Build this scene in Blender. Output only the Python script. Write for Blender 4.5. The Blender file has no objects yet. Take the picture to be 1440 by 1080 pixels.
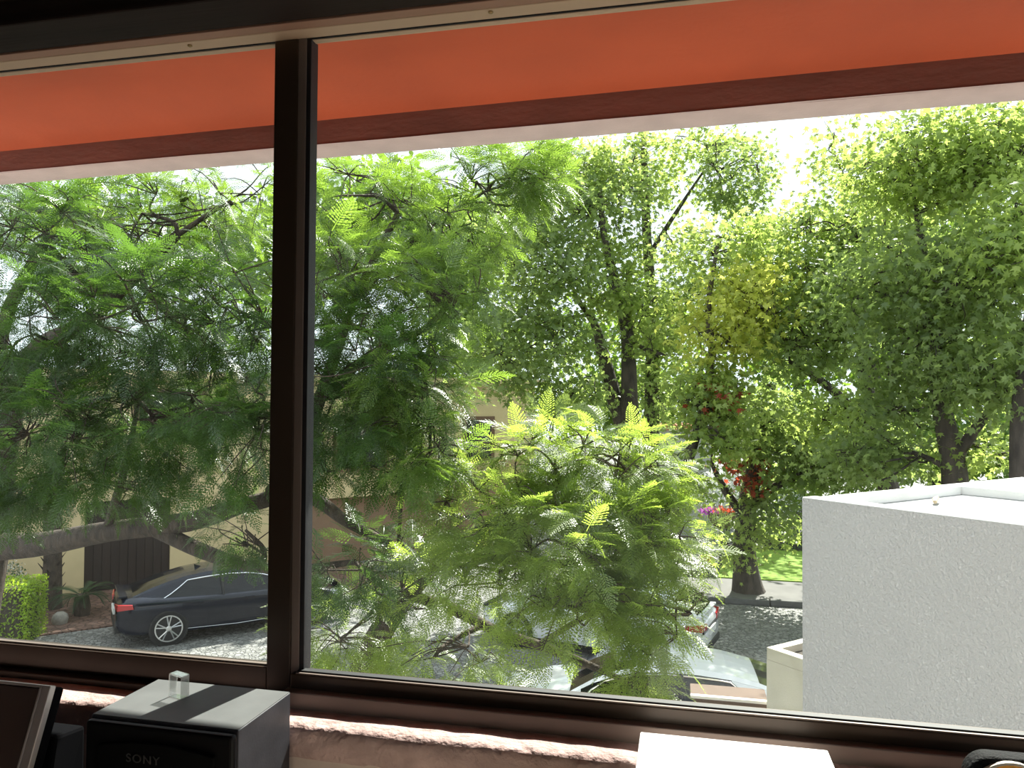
import bpy, bmesh, math, random
import numpy as np
from mathutils import Vector, Matrix

SC = bpy.context.scene
COL = SC.collection
R = math.radians
random.seed(7)
RNG = np.random.default_rng(11)

# ------------------------------------------------------------------ camera
CAM = np.array([0.0, 0.0, 5.0])
FPX = 1080.0
YAW, PITCH, ROLL = R(12.6), math.atan(26 / 1080), R(0.35)
cam_d = bpy.data.cameras.new('camera')
cam = bpy.data.objects.new('camera', cam_d)
COL.objects.link(cam)
cam_d.sensor_fit = 'HORIZONTAL'
cam_d.sensor_width = 36.0
cam_d.lens = 36.0 * FPX / 1440.0
cam_d.clip_start, cam_d.clip_end = 0.05, 400
cam.matrix_world = (Matrix.Translation(CAM) @ Matrix.Rotation(YAW, 4, 'Z')
                    @ Matrix.Rotation(R(90) + PITCH, 4, 'X') @ Matrix.Rotation(ROLL, 4, 'Z'))
SC.camera = cam

# ------------------------------------------------------------------ sky, sun, exposure
w = bpy.data.worlds.new('sky')
SC.world = w
w.use_nodes = True
bg = w.node_tree.nodes['Background']
bg.inputs[0].default_value = (0.86, 0.93, 1.0, 1)
bg.inputs[1].default_value = 1.75
sun_d = bpy.data.lights.new('sun', 'SUN')
sun_d.energy = 15.0
sun_d.angle = R(0.53)
sun_d.color = (1.0, 0.95, 0.86)
sun = bpy.data.objects.new('sun', sun_d)
COL.objects.link(sun)
SUN = Vector((0.231, 1.0, 1.085)).normalized()
sun.rotation_euler = SUN.to_track_quat('Z', 'Y').to_euler()
sun.location = (5, 20, 25)
vs = SC.view_settings
vs.view_transform = 'Standard'
vs.look = 'None'
vs.exposure = 0.0
vs.gamma = 1.0
vs.use_curve_mapping = False
SC.cycles.max_bounces = 7
SC.cycles.diffuse_bounces = 4
SC.cycles.glossy_bounces = 3
SC.cycles.transmission_bounces = 5
SC.cycles.transparent_max_bounces = 12
SC.cycles.caustics_reflective = False
SC.cycles.caustics_refractive = False


# ------------------------------------------------------------------ helpers
def ray(px, py):
    u, v = (px - 720) / FPX, -(py - 540) / FPX
    c, s = math.cos(ROLL), math.sin(ROLL)
    u, v = u * c - v * s, u * s + v * c
    y = math.cos(PITCH) - v * math.sin(PITCH)
    z = math.sin(PITCH) + v * math.cos(PITCH)
    return np.array([u * math.cos(YAW) - y * math.sin(YAW), u * math.sin(YAW) + y * math.cos(YAW), z])


def at(px, py, Y):
    r = ray(px, py)
    return CAM + r * (Y / r[1])


def on_ground(px, py, z=0.0):
    r = ray(px, py)
    return CAM + r * ((z - CAM[2]) / r[2])


def pixel(P):
    """(x, y, depth) of world points in the photograph's frame"""
    P = np.atleast_2d(P) - CAM
    M = np.array(cam.matrix_world.to_3x3())
    q = P @ M
    d = -q[:, 2]
    return np.stack([720 + FPX * q[:, 0] / d, 540 - FPX * q[:, 1] / d, d], 1)


def mesh_np(name, V, F, mat, parent=None, smooth=False):
    """F: (n,k) faces of equal size, or a list of faces"""
    me = bpy.data.meshes.new(name)
    V = np.asarray(V, dtype=np.float32)
    if isinstance(F, np.ndarray):
        n, k = F.shape
        me.vertices.add(len(V))
        me.vertices.foreach_set('co', V.ravel())
        me.loops.add(n * k)
        me.loops.foreach_set('vertex_index', F.astype(np.int32).ravel())
        me.polygons.add(n)
        me.polygons.foreach_set('loop_start', np.arange(0, n * k, k, dtype=np.int32))
        me.update(calc_edges=True)
    else:
        me.from_pydata([tuple(map(float, v)) for v in V], [], F)
        me.update()
    if smooth:
        me.polygons.foreach_set('use_smooth', [True] * len(me.polygons))
    if mat is not None:
        me.materials.append(mat)
    return link(name, me, parent)


def link(name, data, parent=None):
    o = bpy.data.objects.new(name, data)
    COL.objects.link(o)
    if parent is not None:
        o.parent = parent
    return o


def tag(o, label=None, cat=None, group=None, kind=None):
    if label: o['label'] = label
    if cat: o['category'] = cat
    if group: o['group'] = group
    if kind: o['kind'] = kind
    return o


def thing(name, label, cat, loc=(0, 0, 0), rz=0.0, group=None, kind=None):
    o = link(name, None)
    o.location = loc
    o.rotation_euler = (0, 0, rz)
    o.empty_display_size = 0.1
    return tag(o, label, cat, group, kind)


class MB:
    """collects shapes for ONE mesh"""
    def __init__(self):
        self.v, self.f = [], []

    def add(self, V, F):
        n = len(self.v)
        self.v += [tuple(map(float, p)) for p in V]
        self.f += [tuple(int(i) + n for i in q) for q in F]
        return self

    def box(self, x0, x1, y0, y1, z0, z1):
        V = [(x0, y0, z0), (x1, y0, z0), (x1, y1, z0), (x0, y1, z0), (x0, y0, z1), (x1, y0, z1), (x1, y1, z1), (x0, y1, z1)]
        return self.add(V, [(0, 3, 2, 1), (4, 5, 6, 7), (0, 1, 5, 4), (1, 2, 6, 5), (2, 3, 7, 6), (3, 0, 4, 7)])

    def prism(self, poly, z0, z1):
        """poly: counter-clockwise (x, y) outline"""
        n = len(poly)
        V = [(x, y, z0) for x, y in poly] + [(x, y, z1) for x, y in poly]
        F = [tuple(range(n - 1, -1, -1)), tuple(range(n, 2 * n))]
        F += [(i, (i + 1) % n, n + (i + 1) % n, n + i) for i in range(n)]
        return self.add(V, F)

    def tube(self, pts, rad, n=8, cap=True):
        V, F = tube_arrays(pts, rad, n, cap)
        return self.add(V, F)

    def lathe(self, prof, n=20, c=(0, 0, 0), axis='z'):
        V, F = [], []
        for r, h in prof:
            for k in range(n):
                a = 2 * math.pi * k / n
                p = (r * math.cos(a), r * math.sin(a), h)
                if axis == 'y': p = (p[0], p[2], p[1])
                if axis == 'x': p = (p[2], p[0], p[1])
                V.append((p[0] + c[0], p[1] + c[1], p[2] + c[2]))
        m = len(prof)
        for j in range(m - 1):
            for k in range(n):
                k2 = (k + 1) % n
                F.append((j * n + k, j * n + k2, (j + 1) * n + k2, (j + 1) * n + k))
        F.append(tuple(range(n - 1, -1, -1)))
        F.append(tuple((m - 1) * n + k for k in range(n)))
        return self.add(V, F)

    def build(self, name, mat, parent=None, smooth=False, bevel=0.0, seg=2, rough=None):
        bm = bmesh.new()
        vs_ = [bm.verts.new(p) for p in self.v]
        for q in self.f:
            try:
                bm.faces.new([vs_[i] for i in q])
            except ValueError:
                pass
        bmesh.ops.recalc_face_normals(bm, faces=bm.faces[:])
        if bevel > 0:
            bmesh.ops.bevel(bm, geom=[e for e in bm.edges if e.calc_face_angle(0) > 0.5], offset=bevel, segments=seg, affect='EDGES', profile=0.5, clamp_overlap=True)
        me = bpy.data.meshes.new(name)
        bm.to_mesh(me)
        bm.free()
        me.materials.append(mat)
        if smooth:
            me.polygons.foreach_set('use_smooth', [True] * len(me.polygons))
            me.set_sharp_from_angle(angle=R(40))
        return link(name, me, parent)


def catmull(P, k=4):
    P = np.asarray(P, float)
    if len(P) < 3: 
        return np.array([P[0] + (P[-1] - P[0]) * t for t in np.linspace(0, 1, k + 1)])
    Q = np.vstack([2 * P[0] - P[1], P, 2 * P[-1] - P[-2]])
    out = []
    for i in range(1, len(Q) - 2):
        for t in np.arange(k) / k:
            a, b, c, d = Q[i - 1], Q[i], Q[i + 1], Q[i + 2]
            out.append(0.5 * (2 * b + (c - a) * t + (2 * a - 5 * b + 4 * c - d) * t * t + (3 * b - a - 3 * c + d) * t ** 3))
    out.append(P[-1])
    return np.array(out)


def tube_arrays(pts, rad, n=8, cap=True):
    P = np.asarray(pts, float)
    r = np.broadcast_to(np.asarray(rad, float), (len(P),))
    T = np.gradient(P, axis=0)
    T /= np.linalg.norm(T, axis=1, keepdims=True) + 1e-9
    up = np.array([0.31, 0.17, 0.93])
    V, F = [], []
    for i in range(len(P)):
        a = np.cross(T[i], up)
        if np.linalg.norm(a) < 0.05: a = np.cross(T[i], [1, 0, 0.1])
        a /= np.linalg.norm(a)
        b = np.cross(T[i], a)
        for k in range(n):
            t = 2 * math.pi * k / n
            V.append(P[i] + r[i] * (math.cos(t) * a + math.sin(t) * b))
    for i in range(len(P) - 1):
        for k in range(n):
            k2 = (k + 1) % n
            F.append((i * n + k, i * n + k2, (i + 1) * n + k2, (i + 1) * n + k))
    if cap:
        F.append(tuple(range(n)))
        F.append(tuple((len(P) - 1) * n + k for k in range(n - 1, -1, -1)))
    return V, F


# ------------------------------------------------------------------ materials
def new_mat(name):
    m = bpy.data.materials.new(name)
    m.use_nodes = True
    nt = m.node_tree
    b = nt.nodes['Principled BSDF']
    return m, nt, b


def N(nt, typ, **kw):
    n = nt.nodes.new(typ)
    for k, v in kw.items():
        setattr(n, k, v)
    return n


def pmat(name, col, rough=0.6, metal=0.0, spec=0.5, var=0.0, scale=8.0, bump=0.0, bscale=40.0, detail=4.0, stretch=None, coat=0.0, bdist=0.01):
    """plain procedural material: colour with noise variation, noise bump"""
    m, nt, b = new_mat(name)
    b.inputs['Roughness'].default_value = rough
    b.inputs['Metallic'].default_value = metal
    b.inputs['Specular IOR Level'].default_value = spec
    b.inputs['Coat Weight'].default_value = coat
    L = nt.links
    tc = N(nt, 'ShaderNodeTexCoord')
    vec = tc.outputs['Object']
    if stretch:
        mp = N(nt, 'ShaderNodeMapping')
        mp.inputs['Scale'].default_value = stretch
        L.new(vec, mp.inputs['Vector'])
        vec = mp.outputs['Vector']
    if var > 0:
        no = N(nt, 'ShaderNodeTexNoise')
        no.inputs['Scale'].default_value = scale
        no.inputs['Detail'].default_value = detail
        L.new(vec, no.inputs['Vector'])
        rp = N(nt, 'ShaderNodeValToRGB')
        rp.color_ramp.elements[0].position = 0.3
        rp.color_ramp.elements[1].position = 0.7
        rp.color_ramp.elements[0].color = tuple(max(0, c * (1 - var)) for c in col) + (1,)
        rp.color_ramp.elements[1].color = tuple(min(1, c * (1 + var)) for c in col) + (1,)
        L.new(no.outputs['Fac'], rp.inputs['Fac'])
        L.new(rp.outputs['Color'], b.inputs['Base Color'])
    else:
        b.inputs['Base Color'].default_value = tuple(col) + (1,)
    if bump > 0:
        n2 = N(nt, 'ShaderNodeTexNoise')
        n2.inputs['Scale'].default_value = bscale
        n2.inputs['Detail'].default_value = detail
        L.new(vec, n2.inputs['Vector'])
        bp = N(nt, 'ShaderNodeBump')
        bp.inputs['Strength'].default_value = bump
        bp.inputs['Distance'].default_value = bdist
        L.new(n2.outputs['Fac'], bp.inputs['Height'])
        L.new(bp.outputs['Normal'], b.inputs['Normal'])
    return m


def leaf_mat(name, c_dark, c_light, c_trans, trans=0.45, rough=0.35, spec=0.5, hue_noise=0.6):
    """thin leaf: reflecting + translucent, colour varies leaf by leaf and over the crown"""
    m, nt, b = new_mat(name)
    L = nt.links
    geo = N(nt, 'ShaderNodeNewGeometry')
    tc = N(nt, 'ShaderNodeTexCoord')
    no = N(nt, 'ShaderNodeTexNoise')
    no.inputs['Scale'].default_value = hue_noise
    L.new(geo.outputs['Position'], no.inputs['Vector'])
    mx = N(nt, 'ShaderNodeMath', operation='ADD')
    L.new(geo.outputs['Random Per Island'], mx.inputs[0])
    L.new(no.outputs['Fac'], mx.inputs[1])
    hf = N(nt, 'ShaderNodeMath', operation='MULTIPLY_ADD')
    hf.inputs[1].default_value = 0.75
    hf.inputs[2].default_value = -0.25
    hf.use_clamp = True
    L.new(mx.outputs[0], hf.inputs[0])
    rp = N(nt, 'ShaderNodeMix', data_type='RGBA')
    rp.inputs['A'].default_value = tuple(c_dark) + (1,)
    rp.inputs['B'].default_value = tuple(c_light) + (1,)
    L.new(hf.outputs[0], rp.inputs['Factor'])
    L.new(rp.outputs['Result'], b.inputs['Base Color'])
    b.inputs['Roughness'].default_value = rough
    b.inputs['Specular IOR Level'].default_value = spec
    tr = N(nt, 'ShaderNodeBsdfTranslucent')
    rt = N(nt, 'ShaderNodeMix', data_type='RGBA')
    rt.inputs['A'].default_value = tuple(c_trans) + (1,)
    rt.inputs['B'].default_value = tuple(min(1, c * 1.35) for c in c_trans) + (1,)
    L.new(hf.outputs[0], rt.inputs['Factor'])
    L.new(rt.outputs['Result'], tr.inputs['Color'])
    ms = N(nt, 'ShaderNodeMixShader')
    ms.inputs[0].default_value = trans
    L.new(b.outputs[0], ms.inputs[1])
    L.new(tr.outputs[0], ms.inputs[2])
    L.new(ms.outputs[0], nt.nodes['Material Output'].inputs['Surface'])
    return m


M = {}
M['orange'] = pmat('orange_paint', (0.56, 0.095, 0.032), 0.75, var=0.10, scale=3.0, bump=0.25, bscale=60, bdist=0.004)
M['brown_lip'] = pmat('brown_paint', (0.19, 0.065, 0.045), 0.8, var=0.18, scale=9, bump=0.5, bscale=55, bdist=0.006, stretch=(0.4, 1, 1))
M['pale_lip'] = pmat('pale_pink_paint', (0.62, 0.47, 0.44), 0.85, var=0.08, scale=12, bump=0.4, bscale=70, bdist=0.004)
M['bronze'] = pmat('bronze_aluminium', (0.046, 0.029, 0.018), 0.36, metal=0.3, spec=0.6, var=0.12, scale=3, stretch=(1, 1, 1))
M['bronze_light'] = pmat('bronze_aluminium_lit', (0.20, 0.155, 0.13), 0.45, metal=0.25, spec=0.6, var=0.15, scale=5)  # paler copy of the bronze: light on groove and track is in the colour
M['black_gasket'] = pmat('rubber_gasket', (0.008, 0.008, 0.010), 0.6)
M['tan_wood'] = pmat('tan_painted_wood', (0.66, 0.47, 0.32), 0.6, var=0.10, scale=5, stretch=(0.15, 1, 1))
M['tan_wood_dark'] = pmat('shadowed_tan_wood', (0.40, 0.22, 0.15), 0.6, var=0.15, scale=5, stretch=(0.15, 1, 1))  # tan wood with the inner strip's shadow put into the colour
M['dark_wood'] = pmat('dark_stained_wood', (0.022, 0.013, 0.010), 0.7, spec=0.15, var=0.4, scale=9, stretch=(0.06, 1, 3), bump=0.5, bscale=25, bdist=0.005)
M['sill'] = pmat('pink_plaster', (0.52, 0.36, 0.33), 0.85, var=0.22, scale=14, bump=0.7, bscale=45, bdist=0.012)
M['wall_in'] = pmat('inner_plaster', (0.66, 0.52, 0.45), 0.85, var=0.12, scale=7, bump=0.35, bscale=60, bdist=0.005)
M['room'] = pmat('room_plaster', (0.62, 0.54, 0.46), 0.85, var=0.05, scale=2)
M['ceil'] = pmat('room_ceiling_wood', (0.08, 0.05, 0.035), 0.7, var=0.2, scale=4, stretch=(0.2, 1, 1))
M['floor'] = pmat('room_floor_wood', (0.30, 0.17, 0.09), 0.5, var=0.2, scale=4, stretch=(0.2, 1, 1))
M['desk'] = pmat('light_desk_wood', (0.80, 0.72, 0.60), 0.45, var=0.15, scale=4, stretch=(0.15, 1, 1))
M['spk'] = pmat('speaker_vinyl', (0.036, 0.036, 0.044), 0.5, var=0.25, scale=30, bump=0.15, bscale=260, bdist=0.001)
M['spk_top'] = pmat('sunlit_speaker_top', (0.115, 0.12, 0.12), 0.7, spec=0.3, var=0.12, scale=14, bump=0.1, bscale=260, bdist=0.001)  # paler than the cabinet so the sunlit stripes on top read brighter
M['spk_front'] = pmat('speaker_front', (0.004, 0.004, 0.005), 0.5, spec=0.2)
M['spk_cloth'] = pmat('speaker_cloth', (0.004, 0.004, 0.0045), 0.9, spec=0.1, bump=0.6, bscale=900, bdist=0.001)
M['spk_logo'] = pmat('logo_grey', (0.05, 0.05, 0.05), 0.5)
M['silver'] = pmat('silver_trim', (0.62, 0.56, 0.54), 0.35, metal=0.6)
M['screen'] = pmat('screen_brown_reflection', (0.11, 0.065, 0.052), 0.5, var=0.15, scale=5)  # brown reflection put into the dark screen's own colour
M['casing'] = pmat('dark_casing', (0.004, 0.004, 0.005), 0.9, spec=0.03)
M['white_box'] = pmat('white_card', (0.85, 0.84, 0.82), 0.5, var=0.02, scale=5)
M['black_fuzz'] = pmat('black_cover', (0.006, 0.006, 0.007), 0.8, spec=0.2, bump=0.8, bscale=220, bdist=0.003)
M['orange_disc'] = pmat('orange_disc', (0.75, 0.36, 0.05), 0.5, var=0.25, scale=90)
M['disc_rim'] = pmat('disc_rim', (0.75, 0.70, 0.60), 0.35)
M['brass'] = pmat('screw_brass', (0.32, 0.22, 0.10), 0.4, metal=0.7)

M['bark'] = pmat('jacaranda_bark', (0.060, 0.044, 0.032), 0.9, var=0.5, scale=12, bump=0.8, bscale=30, bdist=0.03, stretch=(1, 1, 0.35))
M['bark2'] = pmat('liquidambar_bark', (0.065, 0.052, 0.042), 0.9, var=0.5, scale=8, bump=0.9, bscale=18, bdist=0.04, stretch=(1, 1, 0.3))
M['frond'] = leaf_mat('jacaranda_leaf', (0.020, 0.048, 0.016), (0.060, 0.105, 0.034), (0.13, 0.25, 0.028), trans=0.42, rough=0.33, spec=0.8)  # darkened copy, shade of the left crown put into the leaf colour
M['frond2'] = leaf_mat('jacaranda_sunlit_leaf', (0.060, 0.100, 0.030), (0.165, 0.210, 0.075), (0.46, 0.60, 0.085), trans=0.52, rough=0.36, spec=0.8)  # same leaf coloured brighter and yellower for sun through the middle crown
M['frond_mid'] = leaf_mat('jacaranda_half_lit_leaf', (0.040, 0.080, 0.024), (0.125, 0.175, 0.060), (0.27, 0.42, 0.045), trans=0.46, rough=0.33, spec=0.8)  # step between the two copies, for clumps in more light
M['rachis'] = pmat('leaf_stalk', (0.16, 0.22, 0.05), 0.6)
M['leaf_g'] = leaf_mat('liquidambar_leaf', (0.070, 0.115, 0.042), (0.175, 0.225, 0.085), (0.40, 0.52, 0.13), trans=0.54, rough=0.42, spec=0.5, hue_noise=0.35)
M['leaf_yg'] = leaf_mat('liquidambar_yellowgreen_leaf', (0.07, 0.14, 0.025), (0.25, 0.31, 0.08), (0.48, 0.60, 0.14), trans=0.52, rough=0.42, spec=0.5, hue_noise=0.5)
M['leaf_y'] = leaf_mat('liquidambar_yellow_leaf', (0.17, 0.24, 0.04), (0.48, 0.48, 0.10), (0.68, 0.72, 0.14), trans=0.54, rough=0.42, spec=0.5, hue_noise=0.9)
M['leaf_r'] = leaf_mat('liquidambar_red_leaf', (0.16, 0.03, 0.02), (0.34, 0.07, 0.03), (0.55, 0.09, 0.04), trans=0.45, rough=0.45, spec=0.4)
M['leaf_far'] = leaf_mat('far_leaf', (0.04, 0.09, 0.022), (0.12, 0.19, 0.045), (0.28, 0.44, 0.045), trans=0.42, rough=0.5, spec=0.4, hue_noise=0.25)
M['leaf_hedge'] = leaf_mat('hedge_leaf', (0.12, 0.22, 0.02), (0.30, 0.44, 0.04), (0.50, 0.66, 0.05), trans=0.45, rough=0.4, spec=0.5, hue_noise=1.5)
M['leaf_dark'] = leaf_mat('dark_hedge_leaf', (0.015, 0.05, 0.015), (0.04, 0.10, 0.03), (0.08, 0.20, 0.04), trans=0.3, rough=0.4, spec=0.5)
M['white_flower'] = leaf_mat('white_blossom', (0.55, 0.56, 0.55), (0.85, 0.86, 0.86), (0.75, 0.78, 0.74), trans=0.35, rough=0.6, spec=0.2)
M['purple_flower'] = leaf_mat('purple_blossom', (0.32, 0.08, 0.36), (0.55, 0.18, 0.55), (0.6, 0.15, 0.6), trans=0.35, rough=0.6, spec=0.2)
M['cycad'] = leaf_mat('cycad_leaf', (0.010, 0.035, 0.012), (0.03, 0.075, 0.02), (0.05, 0.15, 0.03), trans=0.25, rough=0.35, spec=0.6)


def stucco_mat(name, col):
    m, nt, b = new_mat(name)
    L = nt.links
    b.inputs['Roughness'].default_value = 0.9
    tc = N(nt, 'ShaderNodeTexCoord')
    n1 = N(nt, 'ShaderNodeTexNoise')
    n1.inputs['Scale'].default_value = 1.2
    n1.inputs['Detail'].default_value = 6
    L.new(tc.outputs['Object'], n1.inputs['Vector'])
    mx = N(nt, 'ShaderNodeMix', data_type='RGBA')
    mx.inputs['A'].default_value = tuple(c * 0.93 for c in col) + (1,)
    mx.inputs['B'].default_value = tuple(min(1, c * 1.05) for c in col) + (1,)
    L.new(n1.outputs['Fac'], mx.inputs['Factor'])
    L.new(mx.outputs['Result'], b.inputs['Base Color'])
    n2 = N(nt, 'ShaderNodeTexNoise')
    n2.inputs['Scale'].default_value = 42
    n2.inputs['Detail'].default_value = 5
    n2.inputs['Roughness'].default_value = 0.62
    L.new(tc.outputs['Object'], n2.inputs['Vector'])
    rp = N(nt, 'ShaderNodeValToRGB')
    rp.color_ramp.elements[0].position = 0.36
    rp.color_ramp.elements[1].position = 0.62
    L.new(n2.outputs['Fac'], rp.inputs['Fac'])
    bp = N(nt, 'ShaderNodeBump')
    bp.inputs['Strength'].default_value = 1.0
    bp.inputs['Distance'].default_value = 0.009
    L.new(rp.outputs['Color'], bp.inputs['Height'])
    L.new(bp.outputs['Normal'], b.inputs['Normal'])
    return m


def cobble_mat(name, c0, c1, scale, joint=0.35):
    m, nt, b = new_mat(name)
    L = nt.links
    b.inputs['Roughness'].default_value = 0.7
    tc = N(nt, 'ShaderNodeTexCoord')
    vo = N(nt, 'ShaderNodeTexVoronoi')
    vo.inputs['Scale'].default_value = scale
    L.new(tc.outputs['Object'], vo.inputs['Vector'])
    ve = N(nt, 'ShaderNodeTexVoronoi', feature='DISTANCE_TO_EDGE')
    ve.inputs['Scale'].default_value = scale
    L.new(tc.outputs['Object'], ve.inputs['Vector'])
    mx = N(nt, 'ShaderNodeMix', data_type='RGBA')
    mx.inputs['A'].default_value = tuple(c0) + (1,)
    mx.inputs['B'].default_value = tuple(c1) + (1,)
    sp = N(nt, 'ShaderNodeSeparateColor')
    L.new(vo.outputs['Color'], sp.inputs['Color'])
    L.new(sp.outputs[0], mx.inputs['Factor'])
    rp = N(nt, 'ShaderNodeValToRGB')
    rp.color_ramp.elements[0].position = 0.02
    rp.color_ramp.elements[1].position = 0.12
    L.new(ve.outputs['Distance'], rp.inputs['Fac'])
    mj = N(nt, 'ShaderNodeMix', data_type='RGBA', blend_type='MULTIPLY')
    mj.inputs['Factor'].default_value = joint
    L.new(mx.outputs['Result'], mj.inputs['A'])
    L.new(rp.outputs['Color'], mj.inputs['B'])
    L.new(mj.outputs['Result'], b.inputs['Base Color'])
    bp = N(nt, 'ShaderNodeBump')
    bp.inputs['Strength'].default_value = 0.7
    bp.inputs['Distance'].default_value = 0.03
    L.new(rp.outputs['Color'], bp.inputs['Height'])
    L.new(bp.outputs['Normal'], b.inputs['Normal'])
    return m


def glass_pane_mat():
    """clear dusty window pane: passes light, mirrors by Fresnel, a little dust scatters"""
    m, nt, b = new_mat('window_glass')
    nt.nodes.remove(b)
    L = nt.links
    tr = N(nt, 'ShaderNodeBsdfTransparent')
    tr.inputs[0].default_value = (0.94, 0.965, 0.955, 1)
    gl = N(nt, 'ShaderNodeBsdfGlossy')
    gl.inputs['Roughness'].default_value = 0.01
    lw = N(nt, 'ShaderNodeLayerWeight')
    lw.inputs['Blend'].default_value = 0.5
    pw5 = N(nt, 'ShaderNodeMath', operation='POWER')
    pw5.inputs[1].default_value = 5.0
    L.new(lw.outputs['Facing'], pw5.inputs[0])
    fr = N(nt, 'ShaderNodeMath', operation='MULTIPLY_ADD')
    fr.inputs[1].default_value = 0.7
    fr.inputs[2].default_value = 0.012
    L.new(pw5.outputs[0], fr.inputs[0])
    ms = N(nt, 'ShaderNodeMixShader')
    L.new(fr.outputs[0], ms.inputs[0])
    L.new(tr.outputs[0], ms.inputs[1])
    L.new(gl.outputs[0], ms.inputs[2])
    du = N(nt, 'ShaderNodeBsdfTranslucent')
    du.inputs[0].default_value = (0.9, 0.92, 0.9, 1)
    tc = N(nt, 'ShaderNodeTexCoord')
    no = N(nt, 'ShaderNodeTexNoise')
    no.inputs['Scale'].default_value = 4.0
    no.inputs['Detail'].default_value = 8
    L.new(tc.outputs['Object'], no.inputs['Vector'])
    mu = N(nt, 'ShaderNodeMath', operation='MULTIPLY')
    mu.inputs[1].default_value = 0.004
    L.new(no.outputs['Fac'], mu.inputs[0])
    m2 = N(nt, 'ShaderNodeMixShader')
    L.new(mu.outputs[0], m2.inputs[0])
    L.new(ms.outputs[0], m2.inputs[1])
    L.new(du.outputs[0], m2.inputs[2])
    L.new(m2.outputs[0], nt.nodes['Material Output'].inputs['Surface'])
    return m


M['glass'] = glass_pane_mat()
M['stucco'] = stucco_mat('white_stucco', (0.52, 0.50, 0.48))
M['roof_slab'] = pmat('annex_roof_concrete', (0.36, 0.36, 0.35), 0.85, var=0.25, scale=2.2, bump=0.3, bscale=40)
M['parapet'] = pmat('annex_parapet_paint', (0.80, 0.79, 0.76), 0.8, var=0.05, scale=4, bump=0.2, bscale=50)
M['planter_wall'] = pmat('beige_stucco', (0.62, 0.57, 0.49), 0.9, var=0.08, scale=3, bump=0.3, bscale=60)
M['soil'] = pmat('dark_soil', (0.06, 0.05, 0.04), 0.95, var=0.4, scale=20, bump=0.7, bscale=30)
M['terracotta_wall'] = pmat('terracotta_wall', (0.125, 0.080, 0.058), 0.85, var=0.1, scale=4, bump=0.2, bscale=50)
M['coping'] = pmat('white_coping', (0.72, 0.66, 0.60), 0.7, var=0.05, scale=6)
M['cobble'] = cobble_mat('cobble_street', (0.15, 0.15, 0.14), (0.30, 0.30, 0.285), 11.0, 0.55)
M['drive'] = cobble_mat('brick_drive', (0.13, 0.075, 0.055), (0.21, 0.12, 0.09), 6.0, 0.5)
M['sidewalk'] = pmat('sidewalk_concrete', (0.12, 0.115, 0.11), 0.85, var=0.2, scale=2, bump=0.3, bscale=25)
M['kerb'] = pmat('kerb_stone', (0.12, 0.12, 0.115), 0.85, var=0.25, scale=5, bump=0.4, bscale=25)
M['lawn'] = pmat('lawn_grass', (0.25, 0.42, 0.035), 0.8, var=0.25, scale=6, bump=0.9, bscale=90, bdist=0.05)
M['cream'] = pmat('cream_wall', (0.66, 0.53, 0.30), 0.85, var=0.06, scale=2, bump=0.15, bscale=40)
M['brown_wall'] = pmat('brown_base_wall', (0.26, 0.16, 0.10), 0.85, var=0.12, scale=2, bump=0.2, bscale=40)
M['door_dark'] = pmat('dark_garage_wood', (0.028, 0.017, 0.012), 0.6, var=0.3, scale=6, stretch=(1, 1, 0.1))
M['dark_glass'] = pmat('dark_window_glass', (0.006, 0.007, 0.008), 0.06, spec=0.35)
M['frame_brown'] = pmat('brown_window_frame', (0.16, 0.09, 0.05), 0.6)
M['grey_wall'] = pmat('grey_far_wall', (0.45, 0.45, 0.43), 0.85, var=0.06, scale=1.5)
M['tile'] = pmat('clay_tile', (0.42, 0.14, 0.07), 0.8, var=0.25, scale=10)
M['terracotta'] = pmat('terracotta_pot', (0.36, 0.10, 0.05), 0.7, var=0.15, scale=9)
M['pale_stone'] = pmat('pale_stone', (0.26, 0.24, 0.21), 0.85, var=0.2, scale=8, bump=0.4, bscale=20)
M['stick'] = pmat('pale_stick', (0.52, 0.42, 0.28), 0.8, var=0.2, scale=20)

M['paint_navy'] = pmat('navy_car_paint', (0.006, 0.008, 0.016), 0.2, metal=0.0, spec=0.3, coat=0.25)
M['paint_white'] = pmat('white_car_paint', (0.74, 0.75, 0.76), 0.25, spec=0.5, coat=0.8)
M['chrome'] = pmat('chrome', (0.80, 0.80, 0.82), 0.12, metal=1.0)
M['rim'] = pmat('alloy_rim', (0.55, 0.56, 0.57), 0.28, metal=0.9)
M['tyre'] = pmat('tyre_rubber', (0.012, 0.012, 0.012), 0.85)
M['car_black'] = pmat('car_black_plastic', (0.008, 0.008, 0.009), 0.5)
M['tail'] = pmat('tail_light_red', (0.40, 0.012, 0.015), 0.15, spec=0.7, coat=0.5)
M['head'] = pmat('head_light_clear', (0.60, 0.62, 0.65), 0.08, spec=0.8, coat=0.5)
M['plate'] = pmat('plate_white', (0.65, 0.66, 0.62), 0.5)


def clear_plastic():
    m, nt, b = new_mat('clear_plastic')
    nt.nodes.remove(b)
    L = nt.links
    tr = N(nt, 'ShaderNodeBsdfTransparent')
    tr.inputs[0].default_value = (0.90, 0.91, 0.90, 1)
    gl = N(nt, 'ShaderNodeBsdfGlossy')
    gl.inputs['Roughness'].default_value = 0.12
    lw = N(nt, 'ShaderNodeLayerWeight')
    lw.inputs['Blend'].default_value = 0.35
    ms = N(nt, 'ShaderNodeMixShader')
    L.new(lw.outputs['Facing'], ms.inputs[0])
    L.new(tr.outputs[0], ms.inputs[1])
    L.new(gl.outputs[0], ms.inputs[2])
    df = N(nt, 'ShaderNodeBsdfTranslucent')
    df.inputs[0].default_value = (0.85, 0.85, 0.83, 1)
    m2 = N(nt, 'ShaderNodeMixShader')
    m2.inputs[0].default_value = 0.12
    L.new(ms.outputs[0], m2.inputs[1])
    L.new(df.outputs[0], m2.inputs[2])
    L.new(m2.outputs[0], nt.nodes['Material Output'].inputs['Surface'])
    return m


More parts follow.
